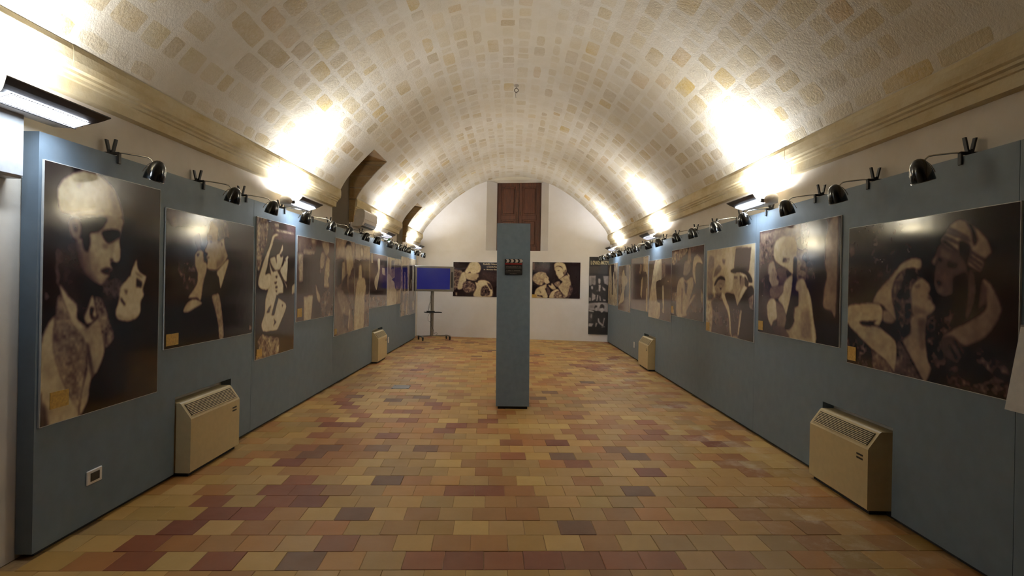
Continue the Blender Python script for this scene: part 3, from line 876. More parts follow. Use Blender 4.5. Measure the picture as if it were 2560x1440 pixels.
def vault(s):
    x = np.interp(s, ARC, DENSE[:, 0]); z = np.interp(s, ARC, DENSE[:, 1])
    return float(x), float(z)
def vault_n(s):
    x0, z0 = vault(max(0, s - 0.02)); x1, z1 = vault(min(ARC_L, s + 0.02))
    t = Vector((x1 - x0, 0, z1 - z0)).normalized()
    return t, Vector((t.z, 0, -t.x))          # tangent, inward normal

NICHES = [(8.18, 9.03), (12.75, 13.45)]
N_S = 64
S_LINES = [ARC_L * i / N_S for i in range(N_S + 1)]
NICHE_I = [max(i for i, s in enumerate(S_LINES[:32]) if vault(s)[1] < 3.42), max(i for i, s in enumerate(S_LINES[:32]) if vault(s)[1] < 3.28)]

def niche_at(y, s):
    for k, (a, b) in enumerate(NICHES):
        if a - 0.02 < y < b + 0.02 and s < S_LINES[NICHE_I[k]] + 0.03:
            return k
    return None

# projection used only to rank pieces by how large they show
def px(p):
    if p[1] < 0.3: return None
    u = F_PX * p[0] / p[1]; v = -F_PX * (p[2] - CAM_H) / p[1]
    return 1280 + u, 706 + v
def in_view(p):
    q = px(p)
    return q is not None and -60 < q[0] < 2620 and -60 < q[1] < 1500

# ------------------------------------------------------------------ ceiling (vault)
def build_vault():
    ys = sorted(set([FRONT_Y + i * 0.5 for i in range(60) if FRONT_Y + i * 0.5 < 14.7] + [v for n in NICHES for v in n]))
    v = []; f = []
    for y in ys + [None]:
        for s in S_LINES:
            x, z = vault(s)
            v.append((x, back_y(x) + 0.06 if y is None else y, z))
    n = N_S + 1
    for j in range(len(ys)):
        y0 = ys[j]
        for i in range(N_S):
            cut = False
            for k, (a, b) in enumerate(NICHES):
                if a - 1e-6 <= y0 < b - 1e-6 and i < NICHE_I[k]: cut = True
            if not cut:
                f.append((j * n + i, (j + 1) * n + i, (j + 1) * n + i + 1, j * n + i + 1))
    me = bpy.data.meshes.new('ceiling'); me.from_pydata(v, [], f)
    me.polygons.foreach_set('use_smooth', [True] * len(f))
    me.materials.append(M['mortar']); me.update()
    return tag(link(bpy.data.objects.new('ceiling', me)), 'barrel vault of sandstone blocks smeared with pale lime mortar', kind='structure')
ceiling = build_vault()

def block_variant(rng):
    """irregular rounded slab of unit size, top toward +z"""
    out = []
    c = [(-.5, -.5), (.5, -.5), (.5, .5), (-.5, .5)]
    r = 0.085
    for i in range(4):
        x, y = c[i]
        px_, py_ = c[i - 1]; nx_, ny_ = c[(i + 1) % 4]
        for (ax, ay) in ((px_, py_), (nx_, ny_)):
            dx, dy = ax - x, ay - y
            out.append((x + dx * (r + rng.uniform(-.05, .08)) + rng.uniform(-.02, .02), y + dy * (r + rng.uniform(-.05, .08)) + rng.uniform(-.02, .02)))
        # bow the middle of the side
        out.append(((x + nx_) / 2 + rng.uniform(-.025, .025), (y + ny_) / 2 + rng.uniform(-.03, .03)))
    cx = [(p[0], p[1]) for p in out]
    n = len(cx)
    v = [(x, y, -0.006) for x, y in cx] + [(x * 0.86, y * 0.86, 0.0010) for x, y in cx] + [(0, 0, 0.0022)]
    f = [(i, (i + 1) % n, n + (i + 1) % n, n + i) for i in range(n)] + [(n + i, n + (i + 1) % n, 2 * n) for i in range(n)]
    return v, f
rng = random.Random(5)
VAR = [block_variant(rng) for _ in range(6)]
def uv_of(me, verts):
    uvl = me.uv_layers.new(name='UVMap')
    co = [verts[l.vertex_index] for l in me.loops]
    uvl.data.foreach_set('uv', [c for p in co for c in (p[0] + .5, p[1] + .5)])
VAR_ME = []
for v, f in VAR:
    me = bpy.data.meshes.new('block'); me.from_pydata(v, [], f); me.materials.append(M['stone_obj']); me.update()
    uv_of(me, v)
    VAR_ME.append(me)

STONE_COLS = [((208, 192, 152), 30), ((202, 182, 136), 26), ((196, 172, 120), 18), ((188, 170, 134), 14), ((206, 178, 110), 9), ((180, 154, 108), 8), ((196, 158, 84), 4)]
def pick(cols, rng):
    t = rng.uniform(0, sum(w for _, w in cols))
    for c, w in cols:
        t -= w
        if t <= 0: return c
    return cols[-1][0]

def build_blocks():
    rng = random.Random(21)
    blocks = []
    s = 0.015
    while s < ARC_L - 0.1:
        h = rng.uniform(0.155, 0.25)
        if s + h > ARC_L: h = ARC_L - s - 0.005
        y = 1.6 + rng.uniform(0, 0.3)
        x_mid, _ = vault(s + h / 2)
        y_end = back_y(x_mid) - 0.02
        while y < y_end - 0.12:
            ln = rng.choice([0.18, 0.22, 0.26, 0.30, 0.36, 0.44]) * rng.uniform(0.9, 1.1)
            if y + ln > y_end: ln = y_end - y
            yc = y + ln / 2; sc = s + h / 2
            x, z = vault(sc)
            if niche_at(y, s) is None and niche_at(y + ln, s) is None and niche_at(yc, s) is None and ln > 0.1:
                gap = rng.uniform(0.006, 0.035)
                col = pick(STONE_COLS, rng)
                side = abs(x) / 2.4
                al = min(1.0, max(0.0, rng.betavariate(1.5, 1.2) * (0.7 + 0.5 * side) + (0.1 if col[2] < 125 else 0)))
                t, nrm = vault_n(sc)
                m = Matrix(((0, t.x, nrm.x, x), (1, t.y, nrm.y, yc), (0, t.z, nrm.z, z), (0, 0, 0, 1)))
                m = m @ Matrix.Rotation(rng.uniform(-.05, .05), 4, 'Z') @ Matrix.Diagonal((ln - gap, h - gap * 0.8, rng.uniform(0.6, 1.3), 1))
                d = math.dist((x, yc, z), (0, 0, CAM_H))
                facing = max(0.05, nrm.dot((Vector((0, 0, CAM_H)) - Vector((x, yc, z))).normalized()))
                size = ln * h * facing / d ** 2 if in_view((x, yc, z)) else 0
                blocks.append((size, m, lin(col)[:3] + (al,), rng.randrange(6)))
            y += ln
        s += h
    blocks.sort(key=lambda b: -b[0])
    for size, m, c, k in blocks[:300]:
        o = bpy.data.objects.new('stone_block', VAR_ME[k])
        o.matrix_world = m; o.color = c
        link(o, ceiling)
    V = []; Fc = []; cols = []; uvs = []
    for size, m, c, k in blocks[300:]:
        v, f = VAR[k]; n0 = len(V)
        V += [tuple(m @ Vector(p)) for p in v]
        Fc += [tuple(i + n0 for i in q) for q in f]
        cols += [c] * len(v); uvs += [(p[0] + .5, p[1] + .5) for p in v]
    me = bpy.data.meshes.new('stone_block_field'); me.from_pydata(V, [], Fc); me.materials.append(M['stone_att'])
    a = me.color_attributes.new('col', 'FLOAT_COLOR', 'POINT')
    a.data.foreach_set('color', np.array(cols, dtype=np.float32).ravel())
    uvl = me.uv_layers.new(name='UVMap')
    li = np.zeros(len(me.loops), dtype=np.int32); me.loops.foreach_get('vertex_index', li)
    uvl.data.foreach_set('uv', np.array(uvs, dtype=np.float32)[li].ravel())
    me.update()
    tag(link(bpy.data.objects.new('stone_block_field', me), ceiling), kind='stuff')
build_blocks()

# ------------------------------------------------------------------ floor
floor = face_obj('floor', [(-3.2, FRONT_Y, -0.0035), (3.2, FRONT_Y, -0.0035), (3.2, 16.2, -0.0035), (-3.2, 16.2, -0.0035)], [(0, 1, 2, 3)], M['grout'])
tag(floor, 'floor of worn yellow, orange and red terracotta tiles', kind='structure')
TW, TD, TPSI = 0.215, 0.207, math.atan(0.042)
def tile_mesh(rng):
    w, d = TW / 2 - 0.0012, TD / 2 - 0.0012
    b = 0.002
    def ring(x, y, z): return [(-x + rng.uniform(-.0015, .0015), -y + rng.uniform(-.0015, .0015), z), (x, -y + rng.uniform(-.0015, .0015), z), (x + rng.uniform(-.0015, .0015), y, z), (-x, y + rng.uniform(-.0015, .0015), z)]
    v = ring(w, d, -0.02) + ring(w, d, -0.0015) + ring(w - b, d - b, 0.0)
    f = [(8, 9, 10, 11)]
    for a in (0, 4):
        f += [(a + i, a + (i + 1) % 4, a + 4 + (i + 1) % 4, a + 4 + i) for i in range(4)]
    return v, f
TVAR = [tile_mesh(random.Random(i)) for i in range(5)]
TME = []
for v, f in TVAR:
    me = bpy.data.meshes.new('tile'); me.from_pydata(v, [], f); me.materials.append(M['tile_obj']); me.update(); TME.append(me)
T_YEL = [(186, 146, 80), (194, 158, 92), (178, 138, 72), (184, 146, 86), (172, 136, 80)]
T_ORA = [(174, 122, 64), (166, 110, 56), (162, 116, 66), (178, 130, 70)]
T_RED = [(138, 76, 42), (130, 68, 40), (146, 84, 46), (150, 90, 50)]
T_BRN = [(118, 76, 46), (110, 72, 46), (126, 84, 50)]
def build_tiles():
    rng = random.Random(8)
    ca, sa = math.cos(TPSI), math.sin(TPSI)
    nrs = np.random.RandomState(3); G = nrs.rand(60, 60)
    red = {}; tiles = []
    for r in range(-6, 66):
        off = (r % 2) * 0.5 + rng.uniform(-.08, .08)
        for c in range(-15, 16):
            lx = (c + off) * TW; ly = 3.10 + r * TD
            x = lx * ca - (ly - 3.1) * sa * 1.0; y = 3.1 + (ly - 3.1) * ca + lx * sa
            if abs(x) > 2.55 or y > back_y(x) + 0.03 or y < 1.0: continue
            g = G[int(y * 3) % 60, int((x + 3) * 3) % 60] * 0.55 + rng.random() * 0.45
            fam = T_YEL if g < 0.56 else T_ORA if g < 0.80 else T_RED if g < 0.93 else T_BRN
            if y < 9.2 and fam in (T_RED, T_BRN): fam = T_ORA if rng.random() < 0.6 else T_YEL
            tiles.append([x, y, fam])
    def setfam(lst, fam):
        for (x, y) in lst:
            t = min(tiles, key=lambda t: (t[0] - x) ** 2 + (t[1] - y) ** 2)
            t[2] = fam
    setfam(TILE_RED, T_RED); setfam(TILE_BROWN, T_BRN)
    out = []
    for x, y, fam in tiles:
        kf = rng.uniform(0.92, 1.05); c = lin([min(255, v * kf * rng.uniform(0.99, 1.01)) for v in rng.choice(fam)])
        m = (Matrix.Translation((x, y, rng.uniform(-0.0015, 0.001))) @ Matrix.Rotation(TPSI + rng.uniform(-.006, .006), 4, 'Z')
             @ Matrix.Rotation(rng.uniform(-.004, .004), 4, 'X') @ Matrix.Rotation(rng.uniform(-.004, .004), 4, 'Y'))
        d = math.dist((x, y, 0), (0, 0, CAM_H))
        out.append(((CAM_H / d) / d ** 2 if in_view((x, y, 0)) else 0, m, c, rng.randrange(5)))
    out.sort(key=lambda b: -b[0])
    for size, m, c, k in out[:300]:
        o = bpy.data.objects.new('tile', TME[k]); o.matrix_world = m; o.color = c; link(o, floor)
    V = []; Fc = []; cols = []
    for size, m, c, k in out[300:]:
        v, f = TVAR[k]; n0 = len(V)
        V += [tuple(m @ Vector(p)) for p in v]; Fc += [tuple(i + n0 for i in q) for q in f]; cols += [c] * len(v)
    me = bpy.data.meshes.new('tile_field'); me.from_pydata(V, [], Fc); me.materials.append(M['tile_att'])
    a = me.color_attributes.new('col', 'FLOAT_COLOR', 'POINT')
    a.data.foreach_set('color', np.array(cols, dtype=np.float32).ravel()); me.update()
    tag(link(bpy.data.objects.new('tile_field', me), floor), kind='stuff')
build_tiles()

# ------------------------------------------------------------------ side walls, niches
def quad(y0, y1, z0, z1, x):
    return [(x, y0, z0), (x, y1, z0), (x, y1, z1), (x, y0, z1)]
def walls():
    v = []; f = []
    def q(pts):
        n = len(v); v.extend(pts); f.append(tuple(range(n, n + len(pts))))
    x = -WALL_X; TOPZ = 2.66
    cuts = [FRONT_Y] + [c for n in NICHES for c in n] + [back_y(x) + 0.05]
    for i in range(0, len(cuts), 2):
        q(quad(cuts[i], cuts[i + 1], 0, TOPZ, x))
    for a, b in NICHES:
        q(quad(a, b, 0, 1.0, x))
    wl = tag(face_obj('wall_left', v, f, M['plaster']), 'white plaster side wall behind the left blue partition', kind='structure')
    for k, (a, b) in enumerate(NICHES):
        i_top = NICHE_I[k]; zt = vault(S_LINES[i_top])[1]
        curve = [vault(s) for s in S_LINES[:i_top + 1]]
        for y, nm in ((a, 'niche_jamb'), (b, 'niche_jamb')):
            poly = [(-3.1, y, 1.0), (-WALL_X, y, 1.0), (-WALL_X, y, 2.52)] + [(cx, y, cz) for cx, cz in curve] + [(-3.1, y, zt)]
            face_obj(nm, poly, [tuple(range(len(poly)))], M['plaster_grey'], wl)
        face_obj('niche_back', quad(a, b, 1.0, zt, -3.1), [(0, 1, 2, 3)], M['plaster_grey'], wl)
        xt = curve[-1][0]
        face_obj('niche_soffit', [(-3.1, a, zt), (-3.1, b, zt), (xt, b, zt), (xt, a, zt)], [(0, 1, 2, 3)], M['brown_stone'], wl)
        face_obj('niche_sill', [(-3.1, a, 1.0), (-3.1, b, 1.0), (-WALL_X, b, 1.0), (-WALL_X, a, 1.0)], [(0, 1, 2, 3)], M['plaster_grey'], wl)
        # bare sandstone courses on the far reveal
        rngn = random.Random(k)
        z = 2.40
        def xv(zz):
            if zz < 2.77: return -2.50 + 0.03 * (zz - 2.4) / 0.37
            return float(np.interp(zz, [c[1] for c in curve], [c[0] for c in curve]))
        while z < zt - 0.02:
            h = min(rngn.uniform(0.15, 0.2), zt - z)
            prof = [(z + 0.004 + (h - 0.008) * t, xv(z + h * t)) for t in (0, .25, .5, .75, 1)]
            dpt = rngn.uniform(0.012, 0.022)
            pts = [(-WALL_X - 0.0, prof[0][0])] + [(xx - 0.012, zz) for zz, xx in prof] + [(-WALL_X - 0.0, prof[-1][0])]
            n = len(pts)
            vv = [(p[0], b - dpt, p[1]) for p in pts] + [(p[0], b + 0.01, p[1]) for p in pts]
            ff = [tuple(range(n)), tuple(range(n, 2 * n))[::-1]] + [(i, n + i, n + (i + 1) % n, (i + 1) % n) for i in range(n)]
            mb = MB(); mb.add(vv, ff); mb.build('stone', M['brown_stone'], wl)
            z += h
    x = WALL_X
    tag(face_obj('wall_right', quad(FRONT_Y, back_y(x) + 0.05, 0, TOPZ, x), [(0, 1, 2, 3)], M['plaster']), 'white plaster side wall behind the right blue partition', kind='structure')
    fr = [(-WALL_X, FRONT_Y, 0), (WALL_X, FRONT_Y, 0), (WALL_X, FRONT_Y, 2.6)] + [(vault(s)[0], FRONT_Y, vault(s)[1]) for s in S_LINES[::-1]] + [(-WALL_X, FRONT_Y, 2.6)]
    tag(face_obj('wall_front', fr, [tuple(range(len(fr)))], M['plaster']), 'plaster end wall behind the viewer', kind='structure')
walls()

# cornice: moulded sandstone pieces along both walls
CORN = [(0.0, 2.525), (0.055, 2.53), (0.062, 2.60), (0.075, 2.605), (0.08, 2.622), (0.098, 2.63), (0.10, 2.645), (0.118, 2.655), (0.125, 2.69), (0.125, 2.745), (0.118, 2.775), (0.07, 2.785), (0.0, 2.79)]
def cornice(side, name, label):
    root = tag(empty(name, (0, 0, 0)), label, kind='structure')
    rngc = random.Random(4 if side < 0 else 9)
    spans = [(FRONT_Y, back_y(side * 2.5))]
    if side < 0:
        spans = [(FRONT_Y, NICHES[0][0]), (NICHES[0][1], NICHES[1][0]), (NICHES[1][1], back_y(-2.5))]
    for a, b in spans:
        y = a
        while y < b - 0.01:
            ln = rngc.uniform(0.7, 1.15)
            if b - y - ln < 0.35: ln = b - y
            j = rngc.uniform(-0.001, 0.001)
            prof = [(side * (WALL_X - d - (j if d > 0 else 0)), z) for d, z in CORN]
            n = len(prof)
            vv = [(px_, y, z) for px_, z in prof] + [(px_, y + ln - 0.0004, z) for px_, z in prof]
            mb = MB(); mb.add(vv, [(i, (i + 1) % n, n + (i + 1) % n, n + i) for i in range(n)] + [tuple(range(n)), tuple(range(n, 2 * n))[::-1]])
            mb.build('cornice_stone', M['cornice'], root)
            y += ln
cornice(-1, 'trim_1', 'moulded sandstone cornice along the left wall, broken by two niches')
cornice(1, 'trim_2', 'moulded sandstone cornice running unbroken along the right wall')

# ------------------------------------------------------------------ back wall with shuttered recess
RX0, RX1, RZ0, RZ1 = -0.72, 0.93, 2.345, 4.175
def back_wall():
    def P(x, z): return (x, back_y(x), z)
    arch = [vault(s) for s in S_LINES]
    left = [P(-2.62, 0), P(RX0, 0), P(RX0, RZ0), P(RX0, RZ1)]
    v = []; f = []
    def poly(pts):
        n = len(v); v.extend(pts); f.append(tuple(range(n, n + len(pts))))
    la = [(x, z) for x, z in arch if x < RX0]; ra = [(x, z) for x, z in arch if x > RX1]; ma = [(x, z) for x, z in arch if RX0 <= x <= RX1]
    zl = float(np.interp(RX0, [a[0] for a in arch], [a[1] for a in arch])); zr = float(np.interp(RX1, [a[0] for a in arch], [a[1] for a in arch]))
    poly([P(-2.62, 0), P(RX0, 0), P(RX0, zl)] + [P(x, z) for x, z in la[::-1]] + [P(-2.62, 2.6)])
    poly([P(RX1, 0), P(2.62, 0), P(2.62, 2.6)] + [P(x, z) for x, z in ra[::-1]] + [P(RX1, zr)])
    poly([P(RX0, 0), P(RX1, 0), P(RX1, RZ0), P(RX0, RZ0)])
    w = tag(face_obj('wall_back', v, f, M['plaster_back']), 'white plastered end wall with a high shuttered recess', kind='structure')
    # splayed recess
    def D(x, z): return (x, back_y(x) + 0.36, z)
    dx0, dx1 = -0.41, 0.73
    zc = 4.36
    rv = [P(RX0, RZ0), P(RX1, RZ0), P(RX1, zc), P(RX0, zc), D(dx0, RZ0), D(dx1, RZ0), D(dx1, zc), D(dx0, zc)]
    face_obj('recess', rv, [(0, 4, 5, 1), (1, 5, 6, 2), (2, 6, 7, 3), (3, 7, 4, 0), (4, 5, 6, 7)], M['plaster_back'], w)
    # pale stone lintel closing the recess under the vault
    mb = MB()
    ln = [P(RX0, 4.235), P(RX1, 4.235), D(RX1, 4.20), D(RX0, 4.20), P(RX0, 4.34), P(RX1, 4.34), D(RX1, 4.34), D(RX0, 4.34)]
    mb.add(ln, [(0, 1, 2, 3), (4, 7, 6, 5), (0, 4, 5, 1), (1, 5, 6, 2), (2, 6, 7, 3), (3, 7, 4, 0)])
    mb.build('lintel', M['mortar'], w)
back_wall()

def shutters():
    cx = 0.155
    root = tag(empty('door_1', (cx, back_y(cx) + 0.335, RZ0), BACK_ROT), 'pair of dark brown panelled wooden shutters high in the end wall', kind='structure')
    W2, H2 = 0.575, 1.875
    mb = MB(); mb.box(-W2 - .02, W2 + .02, -0.01, 0.03, H2, H2 + 0.05); mb.box(-W2 - .03, -W2, -0.02, 0.03, 0, H2 + .05); mb.box(W2, W2 + .03, -0.02, 0.03, 0, H2 + .05)
    mb.build('frame', M['wood'], root)
    for sg in (-1, 1):
        x0, x1 = (-W2, -0.006) if sg < 0 else (0.006, W2)
        mb = MB()
        st = 0.085
        mb.bbox(x0, x0 + st, -0.03, 0.01, 0.0, H2); mb.bbox(x1 - st, x1, -0.03, 0.01, 0.0, H2)
        for z0, z1 in ((0.0, .14), (.86, .98), (H2 - .12, H2)):
            mb.bbox(x0 + st, x1 - st, -0.03, 0.01, z0, z1)
        leaf = mb.build('leaf', M['wood'], root)
        for z0, z1 in ((.14, .86), (.98, H2 - .12)):
            p = MB(); p.box(x0 + st, x1 - st, -0.008, 0.0, z0, z1); p.bbox(x0 + st + .045, x1 - st - .045, -0.022, -0.006, z0 + .045, z1 - .045, 0.012)
            p.build('panel', M['wood'], leaf)
        h = MB(); xh = x1 - st * .5 if sg < 0 else x0 + st * .5
        h.tube([(xh, -.035, .98), (xh, -.055, .99), (xh, -.06, 1.03), (xh, -.045, 1.06)], .008, 8)
        if sg < 0: h.tube([(xh, -.04, .55), (xh, -.04, 1.0)], .007, 8)
        h.build('bolt' if sg < 0 else 'handle', M['iron'], leaf)
shutters()

# ------------------------------------------------------------------ blue partitions
def partition(side, cuts, coils, label, seed):
    """upright boards of a display partition; the boards have cut-outs for the convectors"""
    root = tag(empty('display_partition', (side * PANEL_X, cuts[0], 0)), label, 'partition')
    y_base = cuts[0]
    for i in range(len(cuts) - 1):
        a, b = cuts[i] + 0.0015, cuts[i + 1] - 0.0015
        holes = [(max(a, c0), min(b, c1)) for c0, c1 in coils if c0 < b and c1 > a]
        mb = MB()
        x0, x1 = (0, side * 0.088)
        z0, z1 = 0.03, PANEL_TOP
        lo, hi = min(x0, x1), max(x0, x1)
        ya = a
        for h0, h1 in holes:
            mb.box(lo, hi, ya - y_base, h0 - y_base, z0, z1)
            mb.box(lo, hi, h0 - y_base, h1 - y_base, 0.60, z1)
            ya = h1
        mb.box(lo, hi, ya - y_base, b - y_base, z0, z1)
        mb.build('board', M['blue'], root)
    mb = MB(); mb.box(min(side * .03, side * .07), max(side * .03, side * .07), 0.05, cuts[-1] - y_base - 0.05, 0.0, 0.03)
    mb.build('batten', M['black_plinth'], root)
    return root
COIL_L = [(4.27, 5.06), (10.27, 11.03)]
COIL_R = [(3.79, 4.55), (9.94, 10.70)]
partition(-1, [3.0, 5.5, 7.98, 9.97, 12.4, 14.86], [(a - .01, b + .05) for a, b in COIL_L], 'long blue board partition along the left wall, ending beside the television', 1)
partition(1, [0.5, 2.82, 5.86, 8.9, 11.95, 14.78], [(a - .07, b + .01) for a, b in COIL_R], 'long blue board partition along the right wall, running past the black banner', 2)

def pillar():
    root = empty('display_pillar', (0.032, 6.80, 0), 0)
    root.rotation_euler = (0, math.radians(-0.6), 0)
    tag(root, 'free-standing blue square pillar in the middle of the tiled floor', 'pillar')
    mb = MB(); mb.bbox(-.197, .197, 0, .394, .03, 2.2, .003); mb.build('shaft', M['blue_pillar'], root)
    mb = MB(); mb.box(-.175, .175, .015, .375, -0.001, .03); mb.build('base', M['black_plinth'], root)
pillar()
# ------------------------------------------------------------------ printed pictures
def smooth_loop(p, n=4):
    """closed Catmull-Rom curve through the points (four-point shapes stay straight)"""
    if len(p) <= 4: return p
    q = []
    m = len(p)
    for i in range(m):
        a, b, c, d = (np.array(p[(i + k) % m], float) for k in (-1, 0, 1, 2))
        for j in range(n):
            t = j / n
            q.append(tuple(b + 0.42 * (c - a) * t + (3 * (c - b) - 0.84 * (c - a) - 0.42 * (d - b)) * t * t + (2 * (b - c) + 0.42 * (c - a) + 0.42 * (d - b)) * t ** 3))
    return q
def fill(poly, X, Y):
    m = np.zeros(X.shape, bool)
    n = len(poly)
    for i in range(n):
        x0, y0 = poly[i]; x1, y1 = poly[(i + 1) % n]
        if y0 == y1: continue
        c = (Y >= min(y0, y1)) & (Y < max(y0, y1))
        xi = x0 + (Y - y0) * (x1 - x0) / (y1 - y0)
        m ^= c & (X < xi)
    return m.astype(np.float32)
def blur(a, r):
    r = int(r)
    if r < 1: return a
    for _ in range(2):
        for ax in (0, 1):
            p = np.pad(a, [(r + 1, r) if k == ax else (0, 0) for k in (0, 1)], mode='edge')
            c = np.cumsum(p, axis=ax)
            n = a.shape[ax]
            hi = np.take(c, range(2 * r + 1, 2 * r + 1 + n), axis=ax); lo = np.take(c, range(0, n), axis=ax)
            a = (hi - lo) / (2 * r + 1)
    return a
def vnoise(h, w, cells, rs):
    g = rs.rand(int(cells * h / max(h, w)) + 3, int(cells * w / max(h, w)) + 3)
    yy = np.linspace(0, g.shape[0] - 1.001, h); xx = np.linspace(0, g.shape[1] - 1.001, w)
    y0 = yy.astype(int); x0 = xx.astype(int); fy = (yy - y0)[:, None]; fx = (xx - x0)[None]
    return (g[y0][:, x0] * (1 - fy) * (1 - fx) + g[y0 + 1][:, x0] * fy * (1 - fx) + g[y0][:, x0 + 1] * (1 - fy) * fx + g[y0 + 1][:, x0 + 1] * fy * fx)
SEPIA = [(0.0, (20, 14, 16)), (0.12, (44, 31, 33)), (0.3, (92, 70, 68)), (0.5, (146, 124, 104)), (0.7, (196, 178, 142)), (1.0, (236, 224, 192))]
GREYS = [(0.0, (16, 15, 15)), (0.3, (78, 70, 68)), (0.6, (158, 148, 144)), (1.0, (228, 220, 214))]
def paint(key, w, h, tones=SEPIA):
    bg, shapes = PRINTS[key]
    rs = np.random.RandomState(sum(map(ord, key)))
    X, Y = np.meshgrid(np.linspace(0, 1000, w), np.linspace(0, 1000, h))
    img = np.full((h, w), bg, np.float32) * (0.75 + 0.5 * vnoise(h, w, 7, rs))
    res = max(w, h)
    for t, b, nz, pts in shapes:
        poly = smooth_loop([(pts[i], pts[i + 1]) for i in range(0, len(pts), 2)])
        m = blur(fill(poly, X, Y), max(0, round(b / 1000 * res * 0.5)) if b * res > 1600 else 0)
        m = blur(m, 1) if res > 120 else m
        tone = t
        if nz:
            n = 0.55 * vnoise(h, w, 34, rs) + 0.45 * vnoise(h, w, 80, rs) - 0.5
            tone = np.clip(t + n * nz * 0.75, 0.02, 0.95)
        soft = 0.12 * (vnoise(h, w, 6, rs) - 0.5) + 0.06 * (vnoise(h, w, 20, rs) - 0.5)
        if t < 0.3: soft = soft * t * 2
        img = img * (1 - m) + (tone + soft) * m
    img = img * (1 + 0.13 * (vnoise(h, w, 26, rs) - 0.5) + 0.14 * (vnoise(h, w, 60, rs) - 0.5)) + 0.05 * (vnoise(h, w, 11, rs) - 0.4) * (img < 0.4)
    img = np.clip(img, 0, 1)
    xs = [s[0] for s in tones]
    rgb = np.stack([np.interp(img, xs, [lin(s[1])[k] for s in tones]) for k in range(3)] + [np.ones_like(img)], -1)
    return rgb.astype(np.float32)
def print_obj(key, w, h, res, m, parent, y=-0.0115, tones=SEPIA, bow=None):
    """flat printed sheet, local x right, z up, facing -y; origin at its centre"""
    s = res / max(w, h)
    nx, nz = max(8, int(w * s)), max(8, int(h * s))
    rgb = paint(key, nx + 1, nz + 1, tones)
    xs = np.linspace(-w / 2, w / 2, nx + 1); zs = np.linspace(h / 2, -h / 2, nz + 1)
    XX, ZZ = np.meshgrid(xs, zs)
    YY = np.full_like(XX, y)
    if bow is not None: YY = YY + bow(XX, ZZ)
    co = np.stack([XX, YY, ZZ], -1).reshape(-1, 3)
    i = np.arange((nx + 1) * (nz + 1)).reshape(nz + 1, nx + 1)
    q = np.stack([i[:-1, :-1], i[1:, :-1], i[1:, 1:], i[:-1, 1:]], -1).reshape(-1, 4)
    me = bpy.data.meshes.new('print')
    me.vertices.add(len(co)); me.vertices.foreach_set('co', co.astype(np.float32).ravel())
    me.loops.add(q.size); me.loops.foreach_set('vertex_index', q.astype(np.int32).ravel())
    me.polygons.add(len(q)); me.polygons.foreach_set('loop_start', np.arange(0, q.size, 4, dtype=np.int32))
    me.materials.append(m)
    me.update(calc_edges=True)
    a = me.color_attributes.new('col', 'FLOAT_COLOR', 'POINT')
    a.data.foreach_set('color', rgb.reshape(-1, 4).ravel())
    return link(bpy.data.objects.new('print', me), parent)
def text_obj(name, body, size, m, parent, loc, sx=1.0, bold=0.0, align='LEFT', shear=0.0):
    cu = bpy.data.curves.new(name, 'FONT'); cu.body = body; cu.size = size; cu.align_x = align; cu.offset = bold; cu.shear = shear
    t = bpy.data.objects.new(name, cu); COL.objects.link(t)
    bpy.context.view_layer.update()
    me = bpy.data.meshes.new_from_object(t.evaluated_get(bpy.context.evaluated_depsgraph_get()))
    bpy.data.objects.remove(t); bpy.data.curves.remove(cu)
    for v in me.vertices:
        v.co = (v.co.x * sx, 0.0, v.co.y)
    me.materials.clear(); me.materials.append(m); me.update()
    o = link(bpy.data.objects.new(name, me), parent); o.location = loc
    return o

def words_obj(body, size, m, parent, loc, sx=1.0, bold=0.0):
    """one mesh for each word"""
    x = loc[0]
    for wd in body.split():
        o = text_obj('lettering', wd, size, m, parent, (x, loc[1], loc[2]), sx, bold)
        x += max(v.co.x for v in o.data.vertices) + size * 0.3 * sx

def poster(key, side, y0, y1, z0, z1, res, label, cap=None, group=None):
    w, h = y1 - y0, z1 - z0
    if side == 0:
        xc = (y0 + y1) / 2 
        n = Vector((-0.16, -1, 0)).normalized()
        loc = Vector((xc, back_y(xc), (z0 + z1) / 2)) + n * 0.001; rz = BACK_ROT
    else:
        loc = (side * (PANEL_X - 0.001), (y0 + y1) / 2, (z0 + z1) / 2); rz = math.pi / 2 if side < 0 else -math.pi / 2
    root = tag(empty('poster', loc, rz), label, 'poster', group)
    mb = MB(); mb.box(-w / 2 - .004, w / 2 + .004, -0.010, 0, -h / 2 - .004, h / 2 + .004); mb.build('backing_board', M['board'], root)
    print_obj(key, w, h, res, M['print'], root)
    if cap:
        cx, cz, cw, ch = cap
        mb = MB(); x = -w / 2 + cx; z = -h / 2 + cz
        mb.box(x, x + cw, -0.0145, -0.0105, z, z + ch); mb.build('caption_plate', M['caption'], root)
    return root
GL, GR = 'film still posters on the left partition', 'film still posters on the right partition'
CAP = (.03, .03, .12, .10)
poster('L1', -1, 3.025, 4.02, .69, 2.10, 230, 'tall sepia poster of a man in a head scarf bending over a pale upturned face', (.06, .08, .13, .09), GL)
poster('L2', -1, 4.095, 5.48, .975, 1.985, 230, 'wide dark poster of a man in a dinner jacket kissing a raised hand', (.02, .02, .15, .085), GL)
poster('L3', -1, 5.55, 6.53, .70, 2.09, 210, 'tall poster of a pale couple kissing, her bare arm raised overhead', (.03, .02, .12, .08), GL)
poster('L4', -1, 6.60, 7.96, 1.00, 1.995, 130, 'wide brownish poster of an embracing pair beside a pale pedestal', (.03, .05, .14, .1), GL)
poster('L5', -1, 8.02, 9.00, .70, 2.08, 130, 'tall poster with a dark-haired woman above a seated man in dark clothes', (.02, .02, .1, .08), GL)
poster('L6', -1, 9.02, 9.96, .70, 2.07, 130, 'tall poster with a standing figure in a long pale gown', None, GL)
